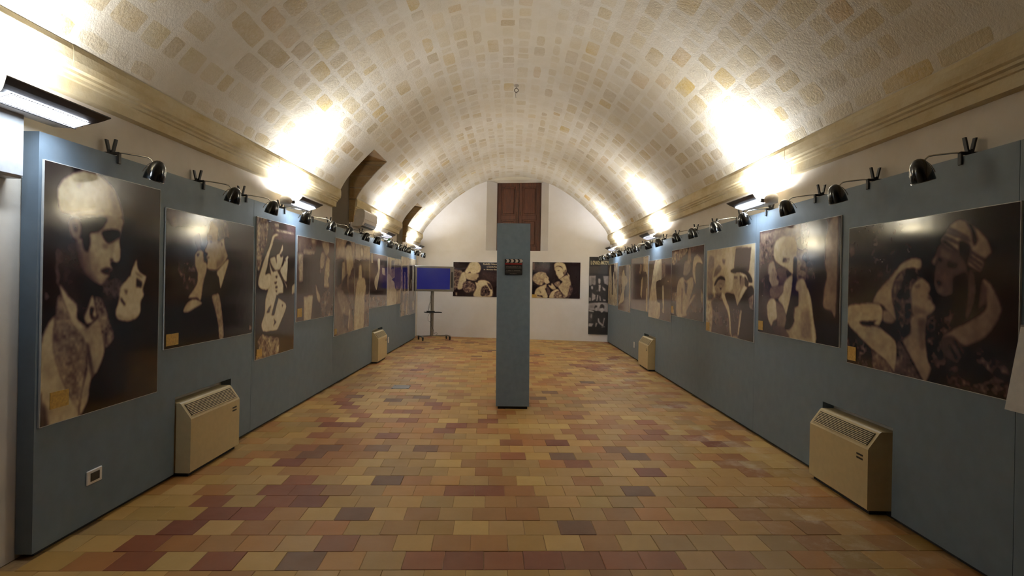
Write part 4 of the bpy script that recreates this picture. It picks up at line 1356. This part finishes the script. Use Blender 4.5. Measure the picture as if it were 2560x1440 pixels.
poster('L7', -1, 9.985, 11.35, 1.00, 1.97, 100, 'wide poster with a pale-sleeved woman and a dark lower half', None, GL)
poster('L8', -1, 11.38, 12.74, .99, 1.96, 100, 'wide poster with a sweeping white dress in its left half', None, GL)
poster('L9', -1, 12.77, 13.72, .69, 2.04, 100, 'tall poster of thin vertical figures, next to last before the television', None, GL)
poster('L10', -1, 13.75, 14.73, .67, 2.03, 100, 'tall poster at the far end of the left partition, beside the television', None, GL)
poster('R1', 1, 2.80, 4.22, .96, 1.94, 230, 'wide dark poster of a man in a striped turban embracing a curly-haired woman', (.01, .02, .10, .10), GR)
poster('R2', 1, 4.33, 5.75, 1.055, 2.05, 200, 'wide poster of a man in a white turban and robe with a rifle', (.01, .02, .10, .09), GR)
poster('R3', 1, 5.86, 7.29, .935, 1.945, 190, 'wide poster of a man in a top hat facing a woman in a bonnet', (.01, .01, .12, .10), GR)
poster('R4', 1, 7.42, 8.90, 1.04, 2.035, 150, 'wide poster of a robed man beside a woman under a pale head scarf', (.02, .04, .1, .1), GR)
poster('R5', 1, 8.92, 10.39, .93, 1.93, 110, 'wide poster with a tall pale draped figure and a dark figure crouching', None, GR)
poster('R6', 1, 10.42, 11.94, 1.01, 2.03, 110, 'wide greyish poster with one light streak and a bright right edge', None, GR)
poster('R7', 1, 11.98, 13.35, .915, 1.92, 100, 'wide poster with a light dress against a black shape and a white right border', None, GR)
poster('R8', 1, 13.48, 14.76, .99, 2.005, 100, 'wide poster at the far end of the right partition, beside the black banner', None, GR)
bl = poster('BL', 0, -1.60, -0.30, 1.10, 2.025, 150, 'poster on the white end wall, half hidden by the blue pillar', None, 'film still posters on the end wall')
words_obj('Rodolfo Valentino', .062, M['ink'], bl, (.17, -.0125, .395), 1.0, .0006)
words_obj('e Doris Kenyon', .062, M['ink'], bl, (.27, -.0125, .325), 1.0, .0006)
words_obj('in - Monsieur Beaucaire', .05, M['ink'], bl, (.19, -.0125, .255), 1.0, .0006)
poster('BR', 0, 0.53, 1.79, 1.11, 2.05, 170, 'poster of a powdered-wig couple on the white end wall, right of the pillar', (.0, .0, .12, .085), 'film still posters on the end wall')

def banner():
    x0, x1, z0, z1 = 2.005, 2.53, .20, 2.19
    xc = (x0 + x1) / 2
    w, h = x1 - x0, z1 - z0
    root = tag(empty('banner', (xc, back_y(xc) - .004, (z0 + z1) / 2), BACK_ROT), 'tall black banner with two black and white photographs in the far right corner', 'banner')
    bow = lambda X, Z: -0.012 * np.cos(X / w * math.pi) - 0.02 * np.clip((-Z / h), 0, 1) ** 2
    print_obj('BAN', w, h, 260, M['banner'], root, -0.004, GREYS, bow)
    mb = MB(); mb.tube([(-w / 2, -.006, h / 2 + .006), (w / 2, -.006, h / 2 + .006)], .008, 8); mb.build('top_rod', M['black_plastic'], root)
    mb = MB(); mb.tube([(-w / 2, -.026, -h / 2 - .004), (w / 2, -.026, -h / 2 - .004)], .007, 8); mb.build('bottom_rod', M['black_plastic'], root)
    words_obj('IL GRANDE AMATORE', .135, M['ink'], root, (-w / 2 + .035, -.024, h / 2 - .185), .345, .005)
banner()

# ------------------------------------------------------------------ clapperboard sign on the pillar
def clapper():
    root = empty('clapperboard', (.016, 6.797, 1.592), 0)
    root.rotation_euler = (0, math.radians(-0.6), 0)
    tag(root, 'small black clapperboard sign with white stripes on the blue pillar', 'sign')
    w = .105
    mb = MB(); mb.bbox(-w, w, -.012, 0, 0, .185, .004); mb.build('slate', M['black_plastic'], root)
    wm = mat('clapper_white', (206, 194, 184), .5)
    for k in range(4):
        x = -w + .008 + k * .0525
        pts = []
        for t in range(7):
            a = t / 6; pts.append((x + .006 + .012 * math.sin(a * math.pi), .143 + .038 * a))
        v = [(p[0], -.0135, p[1]) for p in pts] + [(p[0] + .030, -.0135, p[1]) for p in pts]
        v2 = [(p[0], -.0120, p[2]) for p in v]
        n = 7
        vv = v + v2; m2 = MB()
        m2.add(vv, [(i, i + 1, n + i + 1, n + i) for i in range(n - 1)] + [(i, i + 2 * n, i + 1 + 2 * n, i + 1) for i in range(n - 1)] + [(n + i, n + i + 1, 3 * n + i + 1, 3 * n + i) for i in range(n - 1)])
        m2.build('stripe', wm, root)
    mb = MB(); mb.box(-w + .003, w - .003, -.0132, -.0120, .117, .135); mb.build('red_band', mat('clapper_red', (132, 26, 20), .5), root)
    rs = random.Random(3)
    lm = mat('chalk_lettering', (150, 138, 128), .6)
    for z, x0, x1, hh in ((.086, -.09, .092, .014), (.044, -.085, .078, .010), (.0105, -.045, .035, .006)):
        mb = MB(); x = x0
        while x < x1:
            ww = rs.uniform(.003, .006); h2 = hh * rs.uniform(.5, 1.2)
            mb.box(x, x + ww * .55, -.0130, -.0120, z, z + h2); mb.box(x, x + ww * 1.1, -.0130, -.0120, z, z + hh * .18)
            x += ww * (1.25 if rs.random() > .12 else 2.4)
        tag(mb.build('lettering', lm, root), kind='stuff')
    for z in (.074, .031):
        mb = MB(); mb.box(-.095, .095, -.0128, -.0120, z, z + .003); mb.build('rule', lm, root)
clapper()

# ------------------------------------------------------------------ uplighters on the side walls
def uplighter(side, y, label):
    rz = math.pi / 2 if side < 0 else -math.pi / 2
    root = tag(empty('wall_uplighter', (side * WALL_X, y, 2.30), rz), label, 'wall lamp', 'uplighters along the side walls')
    mb = MB(); mb.bbox(-.05, .05, -.02, 0, -.03, .09, .004); mb.tube([(0, -.018, .03), (0, -.10, .03)], .032, 14); mb.build('bracket', M['fix_white'], root)
    pr = [(-.07, .0), (-.185, -.005), (-.20, .012), (-.203, .035), (-.185, .065), (-.155, .088), (-.115, .095), (-.08, .085), (-.066, .05)]
    mb = MB(); mb.prism(pr, -.27, .27)
    mb.build('housing', M['fix_white'], root)
    for e in (-1, 1):
        mb = MB()
        sp = [(-.135 + (y_ + .135) * .0, .045) for y_, z_ in pr]
        n = len(pr)
        rings = []
        for t in (0, .5, .85, 1):
            k = math.sqrt(max(0, 1 - t * t)); rings.append([(e * (.27 + .045 * t), -.135 + (y_ + .135) * k, .045 + (z_ - .045) * k) for y_, z_ in pr])
        v = [p for r_ in rings for p in r_]
        mb.add(v, [(i * n + a, i * n + (a + 1) % n, (i + 1) * n + (a + 1) % n, (i + 1) * n + a) for i in range(3) for a in range(n)], True)
        mb.build('end_cap', M['fix_white'], root)
    # dark wing: thin sloping plate with pointed outer corners
    def wp(x, d, off): 
        yy = -.218 - .118 * d; zz = .008 + .060 * d - .012 * math.sin(d * math.pi)
        return (x, yy, zz + off)
    rows = []
    for d in (0, .15, .35, .55, .75, 1.0):
        hl = .255 + .075 * d ** 1.4
        rows.append((hl, d))
    v = []; f = []
    for off in (0, .006):
        for hl, d in rows:
            v += [wp(-hl, d, off), wp(hl, d, off)]
    n = len(rows) * 2
    for i in range(len(rows) - 1):
        f.append((2 * i, 2 * i + 1, 2 * i + 3, 2 * i + 2)); f.append((n + 2 * i, n + 2 * i + 2, n + 2 * i + 3, n + 2 * i + 1))
        f.append((2 * i, 2 * i + 2, n + 2 * i + 2, n + 2 * i)); f.append((2 * i + 1, n + 2 * i + 1, n + 2 * i + 3, 2 * i + 3))
    f.append((0, n, n + 1, 1)); f.append((n - 2, n - 1, 2 * n - 1, 2 * n - 2))
    mb = MB(); mb.add(v, f); wing = mb.build('wing', M['fix_dark'], root)
    p0, p1 = Vector((-.200, -.004)), Vector((-.278, .019))
    nn = Vector((p1.y - p0.y, -(p1.x - p0.x))).normalized()
    if nn.y > 0: nn = -nn
    def lv(t0, t1, h0, h1): 
        q = [p0.lerp(p1, t0) + nn * h0, p0.lerp(p1, t1) + nn * h0, p0.lerp(p1, t1) + nn * h1, p0.lerp(p1, t0) + nn * h1]
        return [(a.x, a.y) for a in q]
    mb = MB(); mb.prism(lv(.02, .98, 0, .002), -.248, .248); mb.build('diffuser', M['diffuser'], root)
    mb = MB()
    for k in range(32):
        x = -.245 + k * .49 / 31
        mb.prism(lv(0, 1.12, .0022, .0042), x - .0018, x + .0018)
    mb.prism(lv(-.06, .02, -.002, .010), -.25, .25)
    mb.build('louvre', M['fix_dark'], root)
    mb = MB(); mb.tube([(-.25, -.208, .045), (.25, -.208, .045)], .011, 8); mb.build('lamp_tube', M['tube'], root)
    for e in (-1, 1):
        mb = MB(); mb.box(e * .262 - .003, e * .262 + .003, -.228, -.198, .004, .04); mb.build('end_plate', M['fix_dark'], root)
    ld = bpy.data.lights.new('uplight', 'AREA'); ld.shape = 'RECTANGLE'; ld.size = .5; ld.size_y = .05
    ld.spread = UP_SPREAD; ld.energy = UP_POWER * UP_DIM.get(y, 1.0); ld.color = UP_COLOR
    lo = link(bpy.data.objects.new('up_light', ld), root); lo.location = (0, -.212, .064); lo.rotation_euler = (math.pi - math.radians(14), 0, 0)
    ld = bpy.data.lights.new('uplight_beam', 'AREA'); ld.shape = 'RECTANGLE'; ld.size = .3; ld.size_y = .05
    ld.spread = BEAM_SPREAD; ld.energy = BEAM_POWER * UP_DIM.get(y, 1.0); ld.color = UP_COLOR
    lo = link(bpy.data.objects.new('beam_light', ld), root); lo.location = (0, -.212, .066); lo.rotation_euler = (math.pi - math.radians(13), 0, 0)
    ld = bpy.data.lights.new('downlight', 'AREA'); ld.shape = 'RECTANGLE'; ld.size = .48; ld.size_y = .04
    ld.energy = DOWN_POWER; ld.color = DOWN_COLOR
    lo = link(bpy.data.objects.new('down_light', ld), root); lo.location = (0, -.245, -.018)
for i, y in enumerate(UP_LEFT):
    uplighter(-1, y, ['large dark-winged wall uplighter cropped by the left edge of the picture', 'lit wall uplighter on the left wall before the first niche, near the tall kissing poster', 'lit wall uplighter on the left wall between the air conditioner and the second niche', 'farthest lit wall uplighter on the left wall, above the television corner'][i])
for i, y in enumerate(UP_RIGHT):
    uplighter(1, y, ['nearest lit wall uplighter on the right wall, above the rifle and top hat posters', 'middle lit wall uplighter of the three on the right wall', 'farthest lit wall uplighter on the right wall, above the black banner'][i])

# ------------------------------------------------------------------ clip-on spotlights
ORD = ['first', 'second', 'third', 'fourth', 'fifth', 'sixth', 'seventh', 'eighth', 'ninth', 'tenth', 'eleventh', 'twelfth', 'thirteenth', 'fourteenth', 'fifteenth', 'sixteenth']
def clip_proto_meshes():
    me = {}
    def keep(nm, mb, m):
        o = mb.build(nm, m); me[nm] = o.data; bpy.data.objects.remove(o)
    # clamp straddling the board top: y 0 = board front face, +y toward the wall
    for nm, s in (('lever_a', -1), ('lever_b', 1)):
        mb = MB()
        yc = .044
        pts = [(-.011, yc + s * .008, .008), (.011, yc + s * .008, .008), (.011, yc + s * .030, .105), (-.011, yc + s * .030, .105)]
        t = .011
        v = [(p[0], p[1] - t / 2, p[2]) for p in pts] + [(p[0], p[1] + t / 2, p[2]) for p in pts]
        mb.add(v, [(0, 1, 2, 3), (7, 6, 5, 4), (0, 4, 5, 1), (1, 5, 6, 2), (2, 6, 7, 3), (3, 7, 4, 0)])
        keep(nm, mb, M['black_plastic'])
    mb = MB(); mb.bbox(-.014, .014, -.013, -.001, -.048, .022, .003); mb.bbox(-.014, .014, .089, .101, -.048, .022, .003); mb.bbox(-.014, .014, -.013, .101, .010, .026, .003)
    mb.tube([(-.018, .044, .03), (.018, .044, .03)], .010, 10)
    keep('clamp', mb, M['black_plastic'])
    mb = MB(); mb.tube([(0, .0, .022), (0, -.05, .018), (0, -.12, .008), (0, -.17, .0), (0, -.195, -.006), (0, -.212, -.02), (0, -.226, -.042)], .0045, 8)
    keep('arm', mb, M['chrome'])
    # bell shade: axis tipped so its mouth looks down and back at the posters
    m = Matrix.Translation((0, -.240, -.095)) @ Matrix.Rotation(math.radians(17), 4, 'X')
    prof = [(.060, -.056), (.0605, -.050), (.058, -.02), (.053, .012), (.044, .042), (.031, .062), (.016, .072), (.0005, .075)]
    inner = [(.0005, .070), (.029, .057), (.049, .010), (.056, -.05), (.060, -.056)]
    mb = MB(); mb.lathe(inner + prof, 22, m); keep('shade', mb, M['black_gloss'])
    mb = MB(); mb.lathe([(.0005, -.02), (.012, -.018), (.017, .0), (.014, .03), (.013, .056)], 12, m); keep('bulb', mb, M['white_plastic'])
    mb = MB(); q = [m @ Vector((0, .03 + .055 * math.sin(t), .052 - .10 * (1 - math.cos(t)))) for t in np.linspace(0, 1.3, 7)]
    mb.tube(q, .0025, 6); keep('wire_guard', mb, M['chrome'])
    return me
CLIP = clip_proto_meshes()
CLIP_Y = {-1: [3.6, 4.59, 5.33, 6.23, 7.11, 7.88, 8.79, 9.55, 10.55, 11.37, 11.92, 12.43, 13.53, 14.51],
          1: [3.19, 4.02, 4.72, 5.63, 6.37, 7.21, 7.93, 8.83, 9.54, 10.46, 11.09, 12.04, 12.78, 13.46, 14.20, 14.66]}
rc = random.Random(17)
for side in (-1, 1):
    n = len(CLIP_Y[side])
    for i, y in enumerate(CLIP_Y[side]):
        rz = math.pi / 2 if side < 0 else -math.pi / 2
        yaw = rc.uniform(-.12, .12) + (0.35 * -side if i == n - 1 else 0)
        where = 'left' if side < 0 else 'right'
        lab = ('%s black clip-on spotlight from the near end of the %s partition' % (ORD[i], where)) if i < n - 1 else 'last black clip-on spotlight at the far end of the %s partition' % where
        root = tag(empty('clip_spotlight', (side * PANEL_X, y, PANEL_TOP), rz), lab, 'spotlight', 'clip-on spotlights on the %s partition' % where)
        for nm, me in CLIP.items():
            o = bpy.data.objects.new({'lever_a': 'clamp_lever', 'lever_b': 'clamp_lever'}.get(nm, nm), me)
            link(o, root)
            if nm in ('arm', 'shade', 'bulb', 'wire_guard'):
                o.rotation_euler = (0, 0, yaw)

# ------------------------------------------------------------------ convector heaters
def convector(side, y0, y1, label):
    rz = math.pi / 2 if side < 0 else -math.pi / 2
    root = tag(empty('convector_heater', (side * PANEL_X, (y0 + y1) / 2, 0), rz), label, 'heater', 'cream convector heaters set into the partitions')
    w = (y1 - y0) / 2
    prof = [(.085, .03), (-.100, .03), (-.108, .038), (-.108, .432), (-.104, .442), (-.030, .545), (-.018, .552), (.085, .552)]
    mb = MB(); mb.prism(prof, -w, w); mb.build('casing', M['cream'], root)
    mb = MB(); mb.box(-w + .02, w - .02, -.08, .08, 0, .03); mb.build('plinth', M['black_plinth'], root)
    a = Vector((-.104, .442)); b = Vector((-.030, .545)); d = (b - a); L = d.length; d.normalize(); n = Vector((-d.y, d.x))
    def at(t, h): return a + d * (t * L) + n * h
    def strip(t0, t1, h0, h1, x0, x1):
        p = [at(t0, h0), at(t1, h0), at(t1, h1), at(t0, h1)]
        return [(q.x, q.y) for q in p], x0, x1
    mb = MB(); mb.prism(*strip(.10, .90, .0005, .003, -w + .03, w - .03)); g = mb.build('grille', M['dark'], root)
    for k in range(9):
        t = .12 + k * .76 / 8
        mb = MB(); mb.prism(*strip(t - .022, t + .022, .002, .010, -w + .03, w - .03)); mb.build('slat', M['cream'], g)
    sx = 1 if side < 0 else 1
    xl = w - .09
    for z in (.372, .347):
        mb = MB(); mb.box(xl - .035, xl + .035, -.1095, -.108, z, z + .012); mb.build('badge', M['dark_plastic'], root)
convector(-1, 4.285, 5.05, 'cream convector heater at floor level in the left partition, nearest the camera')
convector(-1, 10.285, 11.02, 'small-looking cream convector heater far down the left partition')
convector(1, 3.80, 4.54, 'cream convector heater at floor level in the right partition, nearest the camera')
convector(1, 9.95, 10.69, 'small-looking cream convector heater far down the right partition')

def socket(side, y, z, w, h, label, dark):
    rz = math.pi / 2 if side < 0 else -math.pi / 2
    root = tag(empty('wall_socket', (side * PANEL_X, y, z), rz), label, 'socket')
    mb = MB(); mb.bbox(-w / 2, w / 2, -.010, 0, -h / 2, h / 2, .004); mb.build('cover_plate', M['white_plastic'], root)
    if dark:
        mb = MB(); mb.bbox(-w * .30, w * .30, -.013, -.009, -h * .30, h * .30, .002); mb.build('insert', M['dark_plastic'], root)
    else:
        mb = MB()
        for k in (-1, 0, 1): mb.lathe([(.0045, -.001), (.0045, .001), (0.0002, .001)], 8, Matrix.Translation((0, -.0105, k * h * .2)) @ Matrix.Rotation(math.pi / 2, 4, 'X'))
        mb.build('insert', M['dark_plastic'], root)
socket(-1, 3.437, .297, .125, .085, 'white framed socket with a dark insert low on the near left partition', True)
socket(-1, 11.62, .29, .08, .12, 'tiny white socket beside the far left heater', False)
socket(1, 11.55, .29, .08, .12, 'tiny white socket beside the far right heater', False)

# ------------------------------------------------------------------ air conditioner and its pipe
def aircon():
    root = tag(empty('air_conditioner', (-WALL_X, 9.60, 2.492), math.pi / 2), 'white split air conditioner high on the left wall after the first niche', 'air conditioner')
    w = .43
    prof = [(0, -.135), (-.10, -.135), (-.165, -.115), (-.195, -.06), (-.203, .03), (-.20, .11), (-.19, .13), (-.17, .138), (0, .138)]
    mb = MB(); mb.prism(prof, -w, w); mb.build('casing', M['white_plastic'], root)
    mb = MB(); mb.prism([(-.204, -.02), (-.208, -.02), (-.209, .105), (-.202, .118)], -w + .01, w - .01); mb.build('front_panel', M['white_plastic'], root)
    for (y0, z0, y1, z1) in ((-.115, -.1335, -.158, -.120), (-.172, -.110, -.190, -.075)):
        d = Vector((y1 - y0, z1 - z0)); n = Vector((d.y, -d.x)).normalized()
        if n.y > 0: n = -n
        mb = MB(); mb.prism([(y0, z0), (y1, z1), (y1 + n.x * .003, z1 + n.y * .003), (y0 + n.x * .003, z0 + n.y * .003)], -w + .10, w - .05); mb.build('vent', M['dark_plastic'], root)
    p = tag(empty('conduit_pipe', (-WALL_X, 9.08, 1.6), math.pi / 2), 'thin white conduit running up the niche corner beside the air conditioner', 'pipe')
    mb = MB(); mb.tube([(0, -.014, 0), (0, -.014, .92)], .012, 8); mb.build('tube', M['white_plastic'], p)
    mb = MB(); mb.box(-.02, .02, -.03, 0, .72, .75); mb.build('pipe_clip', M['white_plastic'], p)
aircon()

# ------------------------------------------------------------------ television on its trolley
TV_ROT = math.radians(26)
def television():
    cx, cy = -1.965, 14.52
    root = tag(empty('television', (cx, cy, 1.235), TV_ROT), 'flat television showing a plain blue screen in the far left corner', 'television')
    w, h = .52, .64
    mb = MB(); mb.bbox(-w, w, -.03, .05, 0, h, .008); mb.build('cabinet', M['tv_frame'], root)
    sx0, sx1, sz0, sz1 = -w + .055, w - .115, .055, h - .05
    mb = MB()
    for a in ((-w + .012, sx0, .012, h - .012), (sx1, w - .012, .012, h - .012), (sx0, sx1, .012, sz0), (sx0, sx1, sz1, h - .012)):
        mb.box(a[0], a[1], -.042, -.03, a[2], a[3])
    mb.build('bezel', M['tv_frame'], root)
    mb = MB(); mb.box(sx0, sx1, -.034, -.031, sz0, sz1); mb.build('screen', M['tv_screen'], root)
    mb = MB(); mb.box(w - .09, w - .04, -.044, -.042, .1, .5); mb.build('speaker_grille', M['dark_plastic'], root)
    st = tag(empty('television_trolley', (cx - .06, cy + .12, 0), TV_ROT), 'grey metal television trolley with a shelf, casters and loose cables', 'trolley')
    mb = MB(); mb.bbox(-.035, .035, -.03, .03, .10, 1.55, .004); mb.build('column', M['alu'], st)
    mb = MB(); mb.box(-.2, .2, -.055, -.03, 1.30, 1.36); mb.box(-.2, .2, -.055, -.03, 1.55, 1.6); mb.box(-.2, -.16, -.055, -.03, 1.3, 1.6); mb.box(.16, .2, -.055, -.03, 1.3, 1.6); mb.box(-.035, .035, -.035, .03, 1.4, 1.56); mb.build('mounting_bracket', M['alu'], st)
    mb = MB(); mb.bbox(-.21, .19, -.22, .02, .695, .715, .004); sh = mb.build('shelf', M['black_plastic'], st)
    mb = MB(); mb.bbox(-.16, .02, -.16, -.04, .715, .745, .004); mb.build('player', M['black_plastic'], sh)
    feet = [(-.30, -.22), (.44, -.16), (-.30, .16), (.44, .14)]
    for (x0, x1, y_) in ((-.30, .44, .0),):
        mb = MB(); mb.bbox(x0, x1, -.02, .02, .085, .115, .004); mb.build('base_bar', M['alu'], st)
    for xx, y0, y1 in ((-.30, -.24, .16), (.44, -.16, .14)):
        mb = MB(); mb.bbox(xx - .018, xx + .018, y0, y1, .08, .11, .004); mb.build('base_leg', M['alu'], st)
    for x, y_ in [(-.30, -.22), (.44, -.14), (-.30, .14), (.44, .12)]:
        mb = MB(); mb.tube([(x - .012, y_, .032), (x + .012, y_, .032)], .032, 14); mb.box(x - .02, x + .02, y_ - .012, y_ + .012, .05, .085)
        mb.build('caster', M['black_plastic'], st)
    for pts in ([(-.02, -.04, 1.34), (-.06, -.06, 1.15), (-.09, -.08, .95), (-.13, -.08, .80), (-.12, -.07, .74)], [(.0, -.04, 1.30), (-.05, -.05, 1.0), (-.11, -.06, .76)],
                [(-.12, -.18, .70), (-.17, -.2, .60), (-.16, -.2, .50), (-.10, -.19, .46), (-.06, -.18, .52), (-.09, -.18, .62), (-.10, -.16, .69)], [(-.08, -.17, .48), (-.05, -.12, .36), (.02, -.08, .26), (.04, -.06, .15)], [(.04, -.05, .16), (.10, -.06, .19), (.14, -.06, .15), (.10, -.05, .12)]):
        cpts = [Vector((p[0], p[1], p[2])) for p in pts]
        mb = MB(); mb.tube(cpts, .004, 6); mb.build('cable', M['black_plastic'], st)
television()

# ------------------------------------------------------------------ small things
def bottle(x, y, z, r, h, label):
    root = tag(empty('glass_bottle', (x, y, z)), label, 'bottle', 'green bottles on the left partition')
    mb = MB(); mb.lathe([(.0005, .001), (r * .9, .0), (r, .006), (r, h * .58), (r * .8, h * .68), (r * .38, h * .78), (r * .34, h * .97), (r * .4, h), (.0005, h)], 16); mb.build('body', M['glass'], root)
    mb = MB(); mb.lathe([(r * .42, h), (r * .42, h * 1.05), (.0005, h * 1.05)], 12); mb.build('cap', M['white_plastic'], root)
bottle(-2.53, 11.72, PANEL_TOP, .034, .15, 'clear green glass bottle standing on top of the far left partition')
bottle(-2.52, 11.60, PANEL_TOP, .016, .11, 'slim dark green bottle beside the clear green one on the left partition')

def ceiling_ring():
    x, z = 0.012, 4.30
    root = tag(empty('ceiling_ring', (x, 8.2, z)), 'small rusty iron ring hanging from the crown of the vault', 'hook')
    mb = MB(); mb.tube([(0, 0, .02), (0, 0, -.03)], .008, 8); mb.lathe([(.035, .02), (.03, -.004), (.0005, -.008)], 12); mb.build('stud', M['plaster_grey'], root)
    mb = MB(); mb.tube([(.028 * math.cos(t), 0, -.056 + .028 * math.sin(t)) for t in np.linspace(0, 2 * math.pi, 17)], .0045, 6, cap=False); mb.build('ring', M['iron'], root)
    mb = MB(); mb.tube([(-.012, 0, -.08), (-.010, 0, -.12), (-.003, 0, -.165)], .002, 6); mb.tube([(-.012, 0, -.08), (.004, 0, -.078), (.012, 0, -.11)], .002, 6); mb.build('wire', M['iron'], root)
ceiling_ring()

def floor_plate():
    root = tag(empty('floor_plate', (-1.53, 8.06, 0.0), TPSI), 'grey metal cover plate let into the tiles left of the pillar', 'cover plate')
    mb = MB(); mb.bbox(-.12, .12, -.13, .13, 0.0005, .006, .002); mb.build('plate', M['hatch'], root)
    mb = MB()
    for sx in (-1, 1):
        for sy in (-1, 1): mb.lathe([(.008, .006), (.008, .0075), (.0005, .008)], 8, Matrix.Translation((sx * .1, sy * .11, 0)))
    mb.build('screws', M['iron'], root)
floor_plate()

def wall_box():
    root = tag(empty('wall_cabinet', (-WALL_X, 2.62, 2.17), math.pi / 2), 'white metal box on the wall at the left edge above the partition end', 'wall box')
    mb = MB(); mb.bbox(-.30, .30, -.085, 0, -.19, .19, .006); mb.build('case', M['grey_case'], root)
    mb = MB(); mb.bbox(-.29, .29, -.094, -.084, -.18, .18, .004); mb.build('lid', M['grey_case'], root)
wall_box()

def info_sheet():
    root = tag(empty('information_sheet', (PANEL_X - .004, 2.62, .93), -math.pi / 2), 'white sheet tipped out from the right partition at the right edge of the picture', 'sheet')
    mb = MB()
    v = [(-.16, -.085, 0), (.2, -.085, 0), (.2, -.014, .40), (-.16, -.014, .40)]
    v2 = [(p[0], p[1] + .004, p[2]) for p in v]
    mb.add(v + v2, [(0, 1, 2, 3), (7, 6, 5, 4), (0, 4, 5, 1), (1, 5, 6, 2), (2, 6, 7, 3), (3, 7, 4, 0)])
    mb.build('sheet', M['paper'], root)
    mb = MB(); mb.box(-.16, .2, -.014, 0, .385, .41); mb.build('fixing_strip', M['alu'], root)
info_sheet()
